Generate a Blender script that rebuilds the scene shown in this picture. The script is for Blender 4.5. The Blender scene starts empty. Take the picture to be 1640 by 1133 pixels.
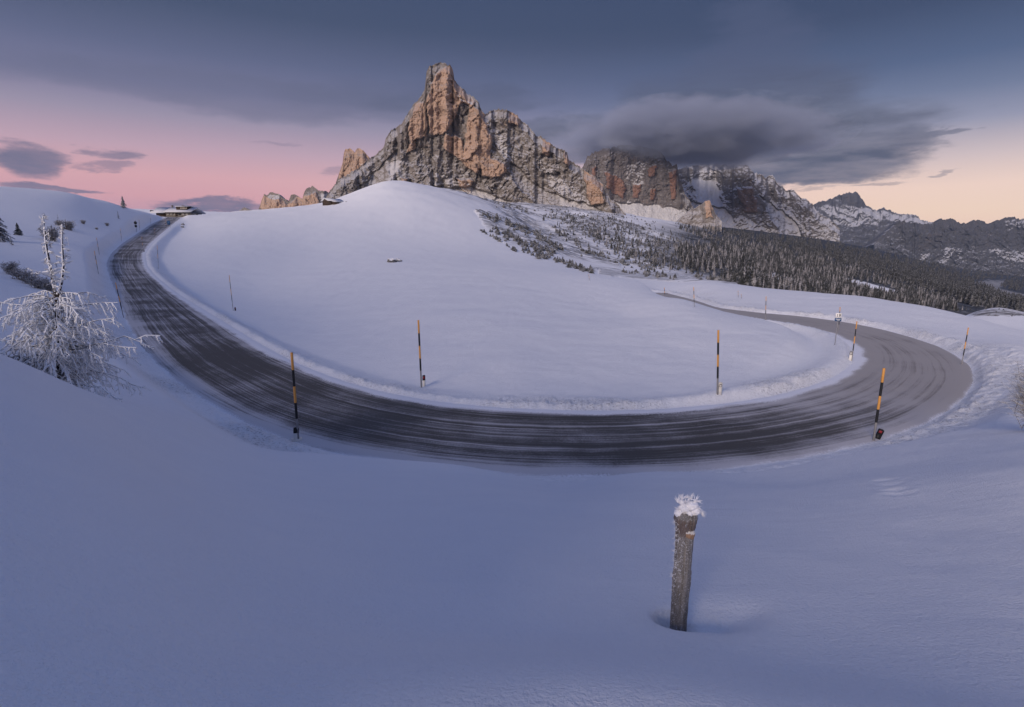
import bpy, bmesh, math, random
import numpy as np
from mathutils import Vector, Matrix
random.seed(7)
RNG = np.random.default_rng(11)
R = math.radians
S = bpy.context.scene
COL = S.collection

# ------------------------------------------------------------------ camera geometry (photo pixel -> ray)
F, CX, CY, PITCH = 860.0, 820.0, 566.5, R(11.6)
CP, SP = math.cos(PITCH), math.sin(PITCH)
def ray(px, py):
    u = (px - CX) / F; v = (CY - py) / F
    return u, CP + v * SP, -SP + v * CP          # x (right), y (away), z (up)
def P(px, py, d):
    "the world point that lies d metres away (along y)"
    x, y, z = ray(px, py)
    return np.array((x / y * d, d, z / y * d))
def PZ(px, py, z):
    x, y, zz = ray(px, py)
    return P(px, py, z / (zz / y))
def azel(px, py):
    x, y, z = ray(px, py)
    return np.arctan2(x, y), z / np.hypot(x, y)

# ------------------------------------------------------------------ noise
_perm = np.random.default_rng(3).permutation(256)
_perm = np.concatenate([_perm, _perm, _perm])
_g = np.random.default_rng(4).normal(size=(256, 3)); _g /= np.linalg.norm(_g, axis=1)[:, None]
def perlin(x, y, z):
    x, y, z = np.broadcast_arrays(np.asarray(x, float), np.asarray(y, float), np.asarray(z, float))
    xi, yi, zi = np.floor(x), np.floor(y), np.floor(z)
    fx, fy, fz = x - xi, y - yi, z - zi
    xi = xi.astype(int) & 255; yi = yi.astype(int) & 255; zi = zi.astype(int) & 255
    s = lambda t: t * t * t * (t * (t * 6 - 15) + 10)
    u, v, w = s(fx), s(fy), s(fz)
    def c(i, j, k):
        h = _perm[_perm[_perm[xi + i] + yi + j] + zi + k]
        g = _g[h]
        return g[..., 0] * (fx - i) + g[..., 1] * (fy - j) + g[..., 2] * (fz - k)
    x00 = c(0,0,0) * (1-u) + c(1,0,0) * u; x10 = c(0,1,0) * (1-u) + c(1,1,0) * u
    x01 = c(0,0,1) * (1-u) + c(1,0,1) * u; x11 = c(0,1,1) * (1-u) + c(1,1,1) * u
    return ((x00*(1-v) + x10*v) * (1-w) + (x01*(1-v) + x11*v) * w) * 1.5
def fbm(x, y, z, o=4, gain=.5):
    r = 0; a = 1
    for i in range(o):
        r = r + a * perlin(x * 2**i + 17*i, y * 2**i + 5*i, z * 2**i); a *= gain
    return r
def ridged(x, y, z, o=4, gain=.5):
    r = 0; a = 1
    for i in range(o):
        r = r + a * (1 - 2*np.abs(perlin(x * 2**i + 9*i, y * 2**i, z * 2**i + 3*i))); a *= gain
    return r
def sstep(a, b, x):
    t = np.clip((x - a) / (b - a), 0, 1); return t * t * (3 - 2*t)
def in_poly(px, py, poly):
    inside = np.zeros(np.shape(px), bool)
    n = len(poly)
    for i in range(n):
        x1, y1 = poly[i]; x2, y2 = poly[(i+1) % n]
        if y1 == y2: continue
        c = ((py > y1) != (py > y2)) & (px < (x2-x1) * (py-y1) / (y2-y1) + x1)
        inside ^= c
    return inside

def facet(x, y, seed):
    "broken rock: every irregular cell is a little plane with its own height and tilt"
    xi, yi = np.floor(x), np.floor(y)
    best = np.full(x.shape, 9.0); out = np.zeros(x.shape)
    def h(i, j, k):
        return _perm[(_perm[(i.astype(int) + 37*k + seed) & 255] + j.astype(int)) & 255] / 127.5 - 1
    for di in (-1, 0, 1):
        for dj in (-1, 0, 1):
            ci, cj = xi + di, yi + dj
            dx = x - (ci + .5 + .45*h(ci, cj, 1)); dy = y - (cj + .5 + .45*h(ci, cj, 2)); d = dx*dx + dy*dy
            m = d < best
            out = np.where(m, .45*h(ci, cj, 3) + .75*h(ci, cj, 4)*dx + .6*h(ci, cj, 5)*dy, out); best = np.where(m, d, best)
    return out
# ------------------------------------------------------------------ mesh helpers
def new_mesh(name, V, Fq, mats, smooth=True, attrs=None, uv=None, midx=None):
    V = np.asarray(V, np.float32); Fq = np.asarray(Fq, np.int32)
    me = bpy.data.meshes.new(name)
    n = Fq.shape[1]
    me.vertices.add(len(V)); me.vertices.foreach_set('co', V.ravel())
    me.loops.add(Fq.size); me.loops.foreach_set('vertex_index', Fq.ravel())
    me.polygons.add(len(Fq))
    me.polygons.foreach_set('loop_start', np.arange(0, Fq.size, n, dtype=np.int32))
    if smooth: me.polygons.foreach_set('use_smooth', np.ones(len(Fq), bool))
    for m in (mats if isinstance(mats, (list, tuple)) else [mats]): me.materials.append(m)
    if midx is not None: me.polygons.foreach_set('material_index', np.asarray(midx, np.int32))
    me.update(calc_edges=True)
    for k, a in (attrs or {}).items():
        me.attributes.new(k, 'FLOAT', 'POINT').data.foreach_set('value', np.asarray(a, np.float32).ravel())
    if uv is not None:
        l = me.uv_layers.new(name='UVMap')
        l.data.foreach_set('uv', np.asarray(uv, np.float32)[Fq.ravel()].ravel())
    me.validate()
    return me
def obj(name, me, parent=None, **props):
    o = bpy.data.objects.new(name, me); COL.objects.link(o)
    if parent: o.parent = parent
    for k, v in props.items(): o[k] = v
    return o
def thing(name, label, cat, loc=(0, 0, 0), group=None):
    o = bpy.data.objects.new(name, None); COL.objects.link(o)
    o.location = loc; o['label'] = label; o['category'] = cat
    o.empty_display_size = .2
    if group: o['group'] = group
    return o
def copy_tree(o, parent=None):
    c = o.copy(); COL.objects.link(c)
    if parent: c.parent = parent
    for ch in list(o.children): copy_tree(ch, c)
    return c
def grid_faces(nr, nc, wrap=False):
    i = np.arange(nr-1)[:, None]; j = np.arange(nc if wrap else nc-1)[None, :]
    a = i*nc + j; b = i*nc + (j+1) % nc
    return np.stack([a, b, b+nc, a+nc], -1).reshape(-1, 4)

class MB:
    "collects simple solids into one quad mesh"
    def __init__(s): s.V = []; s.F = []; s.M = []; s.n = 0
    def add(s, V, Fq, m=0):
        V = np.asarray(V, float); Fq = np.asarray(Fq)
        s.V.append(V); s.F.append(Fq + s.n); s.M.append(np.full(len(Fq), m)); s.n += len(V)
    def box(s, c, h, m=0, rot=None):
        b = np.array([(x, y, z) for z in (-1, 1) for y in (-1, 1) for x in (-1, 1)], float) * np.array(h)
        if rot is not None: b = b @ np.array(rot).T
        s.add(b + np.array(c), [(0,2,3,1),(4,5,7,6),(0,1,5,4),(2,6,7,3),(0,4,6,2),(1,3,7,5)], m)
    def hexa(s, p8, m=0):
        s.add(p8, [(0,3,2,1),(4,5,6,7),(0,1,5,4),(1,2,6,5),(2,3,7,6),(3,0,4,7)], m)
    def tube(s, pts, rad, k=6, m=0, cap=True):
        pts = np.asarray(pts, float); rad = np.broadcast_to(np.asarray(rad, float), len(pts))
        t = np.gradient(pts, axis=0); t /= np.linalg.norm(t, axis=1)[:, None] + 1e-12
        ref = np.array((0.31, .17, 1.0)) if abs(t[0][2]) < .85 else np.array((1.0, .13, 0))
        a = np.cross(t, ref); a /= np.linalg.norm(a, axis=1)[:, None] + 1e-12
        b = np.cross(t, a)
        th = np.arange(k) * 2*math.pi/k
        ring = pts[:, None, :] + rad[:, None, None] * (np.cos(th)[None, :, None] * a[:, None, :] + np.sin(th)[None, :, None] * b[:, None, :])
        n = len(pts)
        V = ring.reshape(-1, 3)
        Fq = grid_faces(n, k, True)[:, ::-1]
        if cap:
            V = np.vstack([V, pts[0], pts[-1]])
            c0, c1 = n*k, n*k+1
            j = np.arange(0, k, 2)
            f0 = np.stack([np.full(len(j), c0), j, (j+1) % k, (j+2) % k], -1)
            o = (n-1)*k
            f1 = np.stack([np.full(len(j), c1), o+(j+2) % k, o+(j+1) % k, o+j], -1)
            Fq = np.vstack([Fq, f0, f1])
        s.add(V, Fq, m)
    def mesh(s, name, mats, smooth=True, **kw):
        return new_mesh(name, np.vstack(s.V), np.vstack(s.F), mats, smooth, midx=np.concatenate(s.M), **kw)

# ------------------------------------------------------------------ material helper
class NT:
    def __init__(s, tree): s.t = tree; s.L = tree.links
    def n(s, typ, ins=None, **kw):
        nd = s.t.nodes.new(typ)
        for k, v in kw.items(): setattr(nd, k, v)
        for k, v in (ins or {}).items():
            if isinstance(v, bpy.types.NodeSocket): s.L.new(v, nd.inputs[k])
            else: nd.inputs[k].default_value = v
        return nd
    def math(s, op, a, b=0.0, c=None, clamp=False):
        ins = {0: a, 1: b}
        if c is not None: ins[2] = c
        return s.n('ShaderNodeMath', ins, operation=op, use_clamp=clamp).outputs[0]
    def mix(s, f, a, b, blend='MIX'):
        nd = s.n('ShaderNodeMix', None, data_type='RGBA', blend_type=blend)
        for k, v in ((0, f), (6, a), (7, b)):
            if isinstance(v, bpy.types.NodeSocket): s.L.new(v, nd.inputs[k])
            elif k == 0: nd.inputs[k].default_value = v
            else: nd.inputs[k].default_value = (*v, 1)
        return nd.outputs[2]
    def ramp(s, x, stops, interp='LINEAR'):
        nd = s.n('ShaderNodeValToRGB', {0: x}); r = nd.color_ramp; r.interpolation = interp
        while len(r.elements) < len(stops): r.elements.new(.5)
        for e, (p, c) in zip(r.elements, stops):
            e.position = p; e.color = (*c, 1) if len(c) == 3 else c
        return nd.outputs[0]
    def step(s, x, a, b):
        return s.n('ShaderNodeMapRange', {0: x, 1: a, 2: b, 3: 0.0, 4: 1.0}, interpolation_type='SMOOTHSTEP').outputs[0]
    def noise(s, vec, scale, detail=3.0, rough=.5, dist=0.0):
        return s.n('ShaderNodeTexNoise', {'Vector': vec, 'Scale': scale, 'Detail': detail, 'Roughness': rough, 'Distortion': dist}).outputs[0]
    def scale(s, vec, xyz):
        return s.n('ShaderNodeMapping', {'Vector': vec, 'Scale': xyz}).outputs[0]
    def attr(s, name): return s.n('ShaderNodeAttribute', attribute_name=name).outputs['Fac']
    def bump(s, h, strength, dist):
        return s.n('ShaderNodeBump', {'Height': h, 'Strength': strength, 'Distance': dist}).outputs[0]
def material(name):
    m = bpy.data.materials.new(name); m.use_nodes = True
    m.node_tree.nodes.clear()
    t = NT(m.node_tree)
    out = t.n('ShaderNodeOutputMaterial'); b = t.n('ShaderNodeBsdfPrincipled')
    t.L.new(b.outputs[0], out.inputs[0])
    b.inputs['Roughness'].default_value = .8
    b.inputs['Specular IOR Level'].default_value = .25
    return m, t, b
def setc(t, b, col, rough=None, normal=None):
    if isinstance(col, bpy.types.NodeSocket): t.L.new(col, b.inputs['Base Color'])
    else: b.inputs['Base Color'].default_value = (*col, 1)
    if rough is not None: b.inputs['Roughness'].default_value = rough
    if normal is not None: t.L.new(normal, b.inputs['Normal'])
def plain(name, col, rough=.6, var=.15, sc=8.0):
    m, t, b = material(name)
    co = t.n('ShaderNodeTexCoord').outputs['Object']
    k = t.noise(co, sc, 4.0, .6)
    c = t.mix(k, tuple(max(0, x*(1-var)) for x in col), tuple(min(1, x*(1+var)) for x in col))
    setc(t, b, c, rough)
    return m

# ------------------------------------------------------------------ road edges (photo station -> real ground point)
OUTER = [(262,348.5,-265),(268,350,-250),(244,361,-215),(224,376,-180),(202,391,-145),(183,408,-118),(176,423,-100),(181,440,-85),(196,469,-66)] 
OUTER = [P(a, b, -c) for a, b, c in OUTER] + [PZ(*q) for q in [(212,505,-6.35),(229,535,-6.6),(284,593,-6.8),(359,642,-6.9),(430,680,-7),(550,725,-7),(650,742,-7),
    (750,752,-7),(870,756,-7),(1000,754,-7),(1100,748,-7.05),(1200,738,-7.1),(1300,722,-7.2),(1400,700,-7.35),(1470,672,-7.5),(1520,640,-7.7),(1543,607,-7.9),
    (1540,582,-8.1),(1500,557,-8.3),(1450,540,-8.4),(1400,526,-8.5),(1340,514,-8.6),(1250,504,-8.7),(1180,499,-8.8),(1120,494.5,-8.9),(1095,481,-9.6),(1060,468,-10.2)]]
INNER = [(285,346.5,265),(290,348,250),(274,360,213),(255,375,176),(238,390,140),(227,406,118),(230,424,98),(240,440,86),(278,473,66)]
INNER = [P(*q) for q in INNER] + [PZ(*q) for q in [(327,505,-6.6),(369,531,-6.7),(420,564,-6.8),(470,590,-6.9),(520,612,-7),(600,638,-7),(700,655,-7),(800,663,-7),(900,667,-7),
    (1000,667,-7),(1100,660,-7.05),(1200,648,-7.1),(1290,630,-7.3),(1350,609,-7.5),(1383,588,-7.8),(1388,566,-8.0),(1372,546,-8.2),(1330,530,-8.4),(1280,520,-8.5),
    (1200,510,-8.65),(1130,498,-8.85),(1085,482,-9.6),(1030,470,-10.2)]]
def resample(pts, step):
    pts = np.array(pts); s = np.r_[0, np.cumsum(np.linalg.norm(np.diff(pts, axis=0), axis=1))]
    n = int(s[-1] / step)
    t = np.linspace(0, s[-1], n)
    return np.stack([np.interp(t, s, pts[:, k]) for k in range(3)], 1)
def smooth_line(p, it):
    p = p.copy()
    for _ in range(it): p[1:-1] = .25*p[:-2] + .5*p[1:-1] + .25*p[2:]
    return p
_o = smooth_line(resample(OUTER, .6), 40); _i = smooth_line(resample(INNER, .6), 40)
_dd = np.linalg.norm(_o[:, None, :2] - _i[None, :, :2], axis=2); _k = _dd.argmin(1)
_mid = (_o + _i[_k]) / 2
_w = _dd.min(1)
_mid = np.column_stack([_mid, _w])
_s = np.r_[0, np.cumsum(np.linalg.norm(np.diff(_mid[:, :2], axis=0), axis=1))]
_t = np.arange(0, _s[-1], .5)
ROAD = np.stack([np.interp(_t, _s, _mid[:, k]) for k in range(4)], 1)
for _ in range(60): ROAD[1:-1] = .25*ROAD[:-2] + .5*ROAD[1:-1] + .25*ROAD[2:]
RS = np.r_[0, np.cumsum(np.linalg.norm(np.diff(ROAD[:, :2], axis=0), axis=1))]
RT = np.gradient(ROAD[:, :2], axis=0); RT /= np.linalg.norm(RT, axis=1)[:, None]
RN = np.stack([-RT[:, 1], RT[:, 0]], 1)     # points to the inner side of the bend
HW = np.clip(ROAD[:, 3] / 2 + .35, 2.7, 4.5)
def road_query(x, y):
    "nearest road station: index, signed offset (inner positive)"
    idx = np.empty(len(x), int); off = np.empty(len(x))
    for a in range(0, len(x), 20000):
        q = np.stack([x[a:a+20000], y[a:a+20000]], 1)
        d2 = (q[:, None, 0] - ROAD[None, :, 0])**2 + (q[:, None, 1] - ROAD[None, :, 1])**2
        k = d2.argmin(1); idx[a:a+20000] = k
        off[a:a+20000] = np.sqrt(d2[np.arange(len(k)), k]) * np.sign(((q - ROAD[k, :2]) * RN[k]).sum(1))
    return idx, off

# ------------------------------------------------------------------ ground: control points (pixel, distance) through a thin-plate surface
CT = []
def c(px, py, d): CT.append((px, py, d))
for px, dd in ((0,1.55),(400,1.8),(820,2.0),(1240,2.0),(1640,1.9)): c(px, 1133, dd)
for px, dd in ((0,2.4),(250,2.9),(450,3.7),(820,4.35),(1240,4.35),(1640,4.0)): c(px, 900, dd)
for px, dd in ((700,5.6),(1000,5.7),(1240,5.6),(1500,5.2)): c(px, 850, dd)
for px, dd in ((820,3.08),(1088,3.08)): c(px, 1000, dd)
c(0,700,4.2); c(160,735,4.6); c(300,760,6.4); c(1640,760,7.0); c(1400,790,7.4); c(1240,803,7.6)
c(0,565,8.0); c(85,602,8.6); c(165,640,9.2); c(260,668,11.5); c(400,705,16.4); c(520,750,11.4); c(650,784,8.8); c(820,799,7.7); c(1000,802,7.7); c(1200,790,8.6); c(1450,740,10.8); c(1640,696,12.6); c(900,778,12.4); c(1200,765,12.4)
c(0,600,12); c(100,622,12.3); c(-60,560,12)
c(200,640,14); c(240,600,22)
c(0,500,32); c(100,500,38); c(100,540,26); c(0,440,52); c(100,440,62); c(0,400,75); c(120,400,88); c(0,350,115); c(100,355,130); c(180,360,165)
for px, py, dd in ((-60,296,150),(0,300,155),(60,306,162),(120,314,172),(180,326,198),(230,338,235),(252,346,258)):
    c(px, py, dd); c(px, py+26, dd*1.35); c(px, py+50, dd*2.6)
for px, py, dd in ((300,345,262),(360,343,268),(420,340,275),(480,333,285),(530,326,292),(575,308,315),(620,291,335),(660,293,345),(700,303,350)):
    c(px, py, dd); c(px, py+22, dd*1.5); c(px, py+16, dd*2.3)
c(350,380,175); c(350,420,120); c(400,470,88); c(500,450,98); c(500,520,56); c(500,400,160); c(620,350,240); c(600,420,125); c(620,560,38); c(700,500,54)
c(640,418,128); c(800,428,122); c(950,441,112); c(1050,459,104)
c(640,405,155); c(800,418,160); c(900,432,150)
c(700,370,225); c(760,400,185); c(820,590,30); c(900,600,29); c(900,520,47); c(1000,560,36); c(1000,500,57); c(1050,610,28.5); c(1150,560,37); c(1200,600,30)
c(1200,519,48); c(1130,497,55); c(1090,480,62); c(1270,541,42); c(1315,562,37); c(1290,592,32)
c(1300,480,97); c(1200,474,100); c(1150,465,112); c(1450,515,66); c(1560,545,52); c(1640,560,44); c(1590,592,33.5); c(1600,625,30); c(1640,620,33); c(1640,655,22.5); c(1540,668,21.5)
for px, py, dd, pv, dv in ((1120,456,125,447,220),(1200,460,132,463,215),(1300,468,122,482,200),(1400,478,112,505,185),(1500,495,97,528,165),(1570,513,92,532,118)):
    c(px, py, dd); c(px, pv, dv)
c(1640,531,84); c(1640,538,105); c(1560,500,150); c(1600,492,158); c(1640,503,150); c(1600,520,225)
c(750,312,420); c(800,335,380); c(850,345,480); c(850,332,640); c(850,390,245); c(850,365,360); c(930,425,205); c(950,400,330); c(950,370,480); c(960,345,720); c(1000,425,260); c(1000,385,480); c(1000,345,900)
c(700,312,700); c(600,322,700); c(450,345,700); c(300,352,700)
c(1100,440,300); c(1100,400,550); c(1100,362,1150); c(1200,446,390); c(1200,400,800); c(1200,380,1500); c(1300,455,420); c(1300,420,700); c(1300,388,1700)
c(1400,468,520); c(1400,432,950); c(1400,402,1900); c(1500,488,480); c(1500,455,1000); c(1500,425,2200); c(1600,502,480); c(1600,480,900); c(1600,460,1800); c(1600,440,3200); c(1700,505,480); c(1700,470,1500); c(1700,440,3200)
c(1000,350,2500); c(800,340,1500); c(500,345,1500); c(200,360,1500); c(0,360,1500)
cp = []
for px, py, d in CT:
    a, e = azel(px, py); cp.append((a, math.log(d / math.cos(a)), e))
for k in range(0, len(ROAD), 9):
    x, y, z = ROAD[k, :3]; r = math.hypot(x, y); cp.append((math.atan2(x, y), math.log(r), (z+.05)/r))
cp = np.array(cp); KA = 3.2
def tps(d2): return .5 * d2 * np.log(d2 + 1e-12)
_A = np.stack([cp[:, 0]*KA, cp[:, 1]], 1); _n = len(_A)
_M = np.zeros((_n+3, _n+3))
_M[:_n, :_n] = tps(((_A[:, None] - _A[None])**2).sum(2)) + np.eye(_n) * .0015
_M[:_n, _n] = 1; _M[:_n, _n+1:] = _A; _M[_n:, :_n] = _M[:_n, _n:].T
_W = np.linalg.solve(_M, np.r_[cp[:, 2], 0, 0, 0])
def elev(a, l):
    out = np.empty(a.shape).ravel(); a = a.ravel()*KA; l = l.ravel()
    for k in range(0, len(a), 20000):
        A, L = a[k:k+20000], l[k:k+20000]
        d2 = (A[:, None] - _A[None, :, 0])**2 + (L[:, None] - _A[None, :, 1])**2
        out[k:k+20000] = tps(d2) @ _W[:_n] + _W[_n] + _W[_n+1]*A + _W[_n+2]*L
    return out
AZL = R(53)
_inner_az = np.linspace(-R(49), R(49), 720)
AZ = np.concatenate([np.linspace(-math.pi, -R(50), 50), _inner_az, np.linspace(R(50), math.pi, 50)])
r1 = [1.15]
while r1[-1] < 4200: r1.append(r1[-1] * (1.0085 if r1[-1] < 130 else 1.012))
RR = np.array(r1)
GA, GR = np.meshgrid(AZ, RR)
# evaluate the smooth surface on a coarser lattice, then interpolate
ca = np.linspace(-AZL, AZL, 330); cl = np.linspace(math.log(1.1), math.log(4400), 420)
CA, CL = np.meshgrid(ca, cl)
CE = elev(CA, CL).reshape(CA.shape)
def lattice(a, l):
    fa = np.clip((a - ca[0]) / (ca[1]-ca[0]), 0, len(ca)-1.001); fl = np.clip((l - cl[0]) / (cl[1]-cl[0]), 0, len(cl)-1.001)
    i, j = fl.astype(int), fa.astype(int); u, v = fl - i, fa - j
    return (CE[i, j]*(1-u)*(1-v) + CE[i+1, j]*u*(1-v) + CE[i, j+1]*(1-u)*v + CE[i+1, j+1]*u*v)
E = lattice(np.clip(GA, -AZL, AZL), np.log(GR))
back = sstep(R(56), R(110), np.abs(GA))
lw_ = np.where(GA < 0, 1 - sstep(R(125), R(163), -GA), 0.0)          # unseen bank and slope added behind left, shading the foreground and left hill
rise = (.10*sstep(4, 40, GR) + .32*lw_*sstep(28, 90, GR)) * sstep(900, 200, GR) + np.clip(GR - 1.6, 0, 4.6)*(.12 + 1.15*lw_)*sstep(200, 60, GR)/GR
E = E*(1-back) + back * (-1.6/GR + rise)
X, Y = GR*np.sin(GA), GR*np.cos(GA); Z = E*GR
near = sstep(3.0, 1.2, GR); Z = Z*(1-near) + (-1.75)*near
# gentle drifts
Z += .10*fbm(X*.12, Y*.12, 0*X, 3) * sstep(2, 12, GR) + .012*fbm(X*.8, Y*.8, 3+0*X, 3) + .03*fbm(X*.33+4, Y*.33, 9+0*X, 2)*sstep(1.5, 5, GR)
far = sstep(150, 500, GR)
Z += far * (2.5*fbm(X*.012, Y*.012, 1+0*X, 4) + .6*fbm(X*.06, Y*.06, 2+0*X, 3))
sel = (GR < 330) & (np.abs(GA) < R(60))
ri, ro = road_query(X[sel], Y[sel])
hw = HW[ri]; ao = np.abs(ro); rz = ROAD[ri, 2]
zz = Z[sel].copy(); gx, gy = X[sel], Y[sel]
inner = ro > 0
# right-hand outer bank is broad and high, other shoulders are low
ss = RS[ri]
s_of = lambda px, py, z: RS[((ROAD[:, :2] - PZ(px, py, z)[:2])**2).sum(1).argmin()]
sA, sB = s_of(1440, 690, -7.4), s_of(1540, 570, -8.1)
s_front = s_of(560, 690, -7.0)
bigbank = sstep(sA-2, sA+8, ss) * (1 - sstep(sB-3, sB+6, ss)) * (~inner)
farbank = sstep(sB-2, sB+8, ss) * (~inner)
innbank = sstep(s_of(900,667,-7), s_of(1250,640,-7.2), ss) * inner
bl = np.where(inner, 3.4, 3.0) + 1.5*bigbank
shelf = sstep(s_of(1290,630,-7.3)-4, s_of(1290,630,-7.3)+3, ss) * (1 - sstep(s_of(1240,515,-8.6)-2, s_of(1240,515,-8.6)+10, ss)) * inner
t = sstep(hw + .45, hw + bl, ao)*(1-shelf) + sstep(hw + 2.6, hw + 4.8, ao)*shelf
zz = (rz - .07)*(1-t) + zz*t
crumb = fbm(gx*1.5, gy*1.5, 0*gx, 4, .6); crumb2 = ridged(gx*3.1, gy*3.1, 7+0*gx, 3)
patch = sstep(-.25, .45, fbm(gx*.16, gy*.16, 21+0*gx, 3))
def hump(c0, w): return np.exp(-((ao - hw - c0)/w)**2)
bank = .13*hump(.75, .55) * (1 + .35*crumb) * np.where(inner, 1, .8)
bank += innbank * .32*hump(1.2, .8)
bank += bigbank * (1.7*hump(3.6, 1.7) + .3*hump(1.3, .7) - .8*hump(8.0, 2.0))
bank += farbank * (.5*hump(1.7, .8)*(1+.3*crumb) )
edge = sstep(hw-.3, hw+.4, ao) * (1 - sstep(hw+1.6, hw+3.2, ao))
bank += (.3 + .7*patch) * edge * (.034*crumb + .045*crumb2*(crumb > .1))
fedge = farbank * sstep(hw, hw+1, ao) * (1 - sstep(hw+5, hw+12, ao))
bank += (.25 + .75*patch) * fedge * (.12*np.maximum(crumb, 0) + .05*crumb2)
bank += bigbank * sstep(hw, hw+.6, ao) * (1-sstep(hw+2.2, hw+4, ao)) * (.045*crumb2*sstep(.1, .6, crumb) + .02*crumb)
zz += bank * sstep(hw + .2, hw + .75, ao) * (1 - sstep(160, 260, np.hypot(gx, gy)))
Z[sel] = zz
# the hollow round the post and a few dents
PD = 3.22
PB = P(1088, 977, PD)
def dent(cx, cy, rad, dep, rim=0):
    global Z
    q = np.hypot(X - cx, Y - cy) / rad
    Z = Z - dep*np.exp(-q**2*1.6) + rim*np.exp(-((q-1.5)/.45)**2)
Z0 = Z.copy()
q = np.hypot(X - PB[0] - .01, (Y - PB[1])*.9)/.15
Z = Z - .26*np.exp(-q**4)
dent(PB[0]+.23, PB[1]+.05, .25, .19)  # this dent and the next are shaped to darken the snow right of the post
dent(PB[0]+.50, PB[1]+.12, .20, .06)
_E = Z/GR
def ground(px, py, dmin=0):
    "where the ray through that pixel meets the ground"
    a, e = azel(px, py)
    j = np.abs(AZ - a).argmin()
    ok = np.nonzero((_E[:, j] >= e) & (RR*math.cos(a) > dmin))[0]
    i = ok[0] if len(ok) else len(RR)-1
    if not len(ok): return np.array((RR[-1]*math.sin(a), RR[-1]*math.cos(a), Z[-1, j]))      # looks past the ground
    if i > 0 and _E[i-1, j] < e:
        f = (e - _E[i-1, j]) / (_E[i, j] - _E[i-1, j] + 1e-12); r = RR[i-1] + f*(RR[i]-RR[i-1])
    else: r = RR[i]
    return np.array((r*math.sin(a), r*math.cos(a), e*r if len(ok) else Z[i, j]))
def zat(x, y):
    r = math.hypot(x, y); a = math.atan2(x, y)
    i = min(max(np.searchsorted(RR, r), 1), len(RR)-1); j = min(max(np.searchsorted(AZ, a), 1), len(AZ)-1)
    u = (r-RR[i-1])/(RR[i]-RR[i-1]); v = (a-AZ[j-1])/(AZ[j]-AZ[j-1])
    return Z[i-1,j-1]*(1-u)*(1-v)+Z[i,j-1]*u*(1-v)+Z[i-1,j]*(1-u)*v+Z[i,j]*u*v
for px, py in ((1418,769),(1426,776),(1434,785),(1440,791)):
    g = ground(px, py); dent(g[0], g[1], .17, .045, .01)
for k in range(26):   # old footprints above the bend
    g = ground(1500 + 5*k + random.uniform(-3, 3), 716 - 1.2*k + random.uniform(-4, 4)); 
    if k % 3 == 0: dent(g[0], g[1], .16, .03, .01)

# masks, drawn from where the ground lies
tx = X/Y; 
front = (np.abs(GA) < R(50))
yy = CP*GR*np.cos(GA) - SP*Z                       # depth and picture row of every ground vertex
PXm = np.where(front, CX + F*X/np.maximum(yy, .1), -999); PYm = np.where(front, CY - F*(SP*GR*np.cos(GA) + CP*Z)/np.maximum(yy, .1), -999)
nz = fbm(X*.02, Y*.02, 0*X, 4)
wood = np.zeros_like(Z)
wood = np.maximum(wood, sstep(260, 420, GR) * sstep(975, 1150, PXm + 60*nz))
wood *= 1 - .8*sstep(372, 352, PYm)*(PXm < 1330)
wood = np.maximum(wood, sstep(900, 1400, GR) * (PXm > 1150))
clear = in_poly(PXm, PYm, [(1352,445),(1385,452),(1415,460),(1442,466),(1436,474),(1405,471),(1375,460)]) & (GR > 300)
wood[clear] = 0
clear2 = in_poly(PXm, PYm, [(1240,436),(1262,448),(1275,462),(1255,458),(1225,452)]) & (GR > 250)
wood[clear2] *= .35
mead = in_poly(PXm, PYm + 4*nz, [(1558,452),(1590,449),(1612,450),(1600,462),(1625,468),(1660,474),(1660,484),(1622,480),(1588,466)]) & (GR > 700)
scrub = np.zeros_like(Z)

M = {}
# snow
m, t, b = material('snow'); M['snow'] = m
co = t.n('ShaderNodeTexCoord').outputs['Object']
pos = t.n('ShaderNodeNewGeometry').outputs['Position']
dirt = t.attr('churn'); wd = t.attr('wood'); md = t.attr('meadow')
grain = t.noise(pos, 38.0, 3.0, .7); drift = t.noise(t.scale(pos, (.5, .9, .6)), 1.6, 4.0, .55)
base = t.mix(drift, (.80, .815, .85), (.86, .87, .89))
crumbs = t.noise(pos, 9.0, 5.0, .72)
base = t.mix(t.math('MULTIPLY', dirt, t.step(crumbs, .50, .64)), base, (.42, .42, .44))
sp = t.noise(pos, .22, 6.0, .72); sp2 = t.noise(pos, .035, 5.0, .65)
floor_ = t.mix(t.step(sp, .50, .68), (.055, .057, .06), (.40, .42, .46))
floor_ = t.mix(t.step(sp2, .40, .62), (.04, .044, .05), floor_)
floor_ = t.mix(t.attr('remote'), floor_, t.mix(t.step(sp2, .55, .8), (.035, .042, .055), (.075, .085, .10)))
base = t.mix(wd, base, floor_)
base = t.mix(t.math('MULTIPLY', md, t.step(sp2, .30, .55)), base, (.30, .30, .31))
rk = t.noise(t.scale(pos, (.10, .42, .35)), 1.0, 6.0, .70)
base = t.mix(t.math('MULTIPLY', t.attr('rocky'), t.step(rk, .42, .54)), base, (.09, .085, .085))
h = t.math('ADD', t.math('MULTIPLY', grain, .34), t.math('MULTIPLY', drift, .5))
rip = t.noise(t.scale(pos, (1.1, 4.5, 2.0)), 1.3, 4.0, .6)
h = t.math('ADD', h, t.math('MULTIPLY', rip, .3))
h = t.math('ADD', h, t.math('MULTIPLY', t.math('MULTIPLY', crumbs, dirt), 1.6))
setc(t, b, base, .62, t.bump(h, .85, .08))
b.inputs['Specular IOR Level'].default_value = .2

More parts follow.
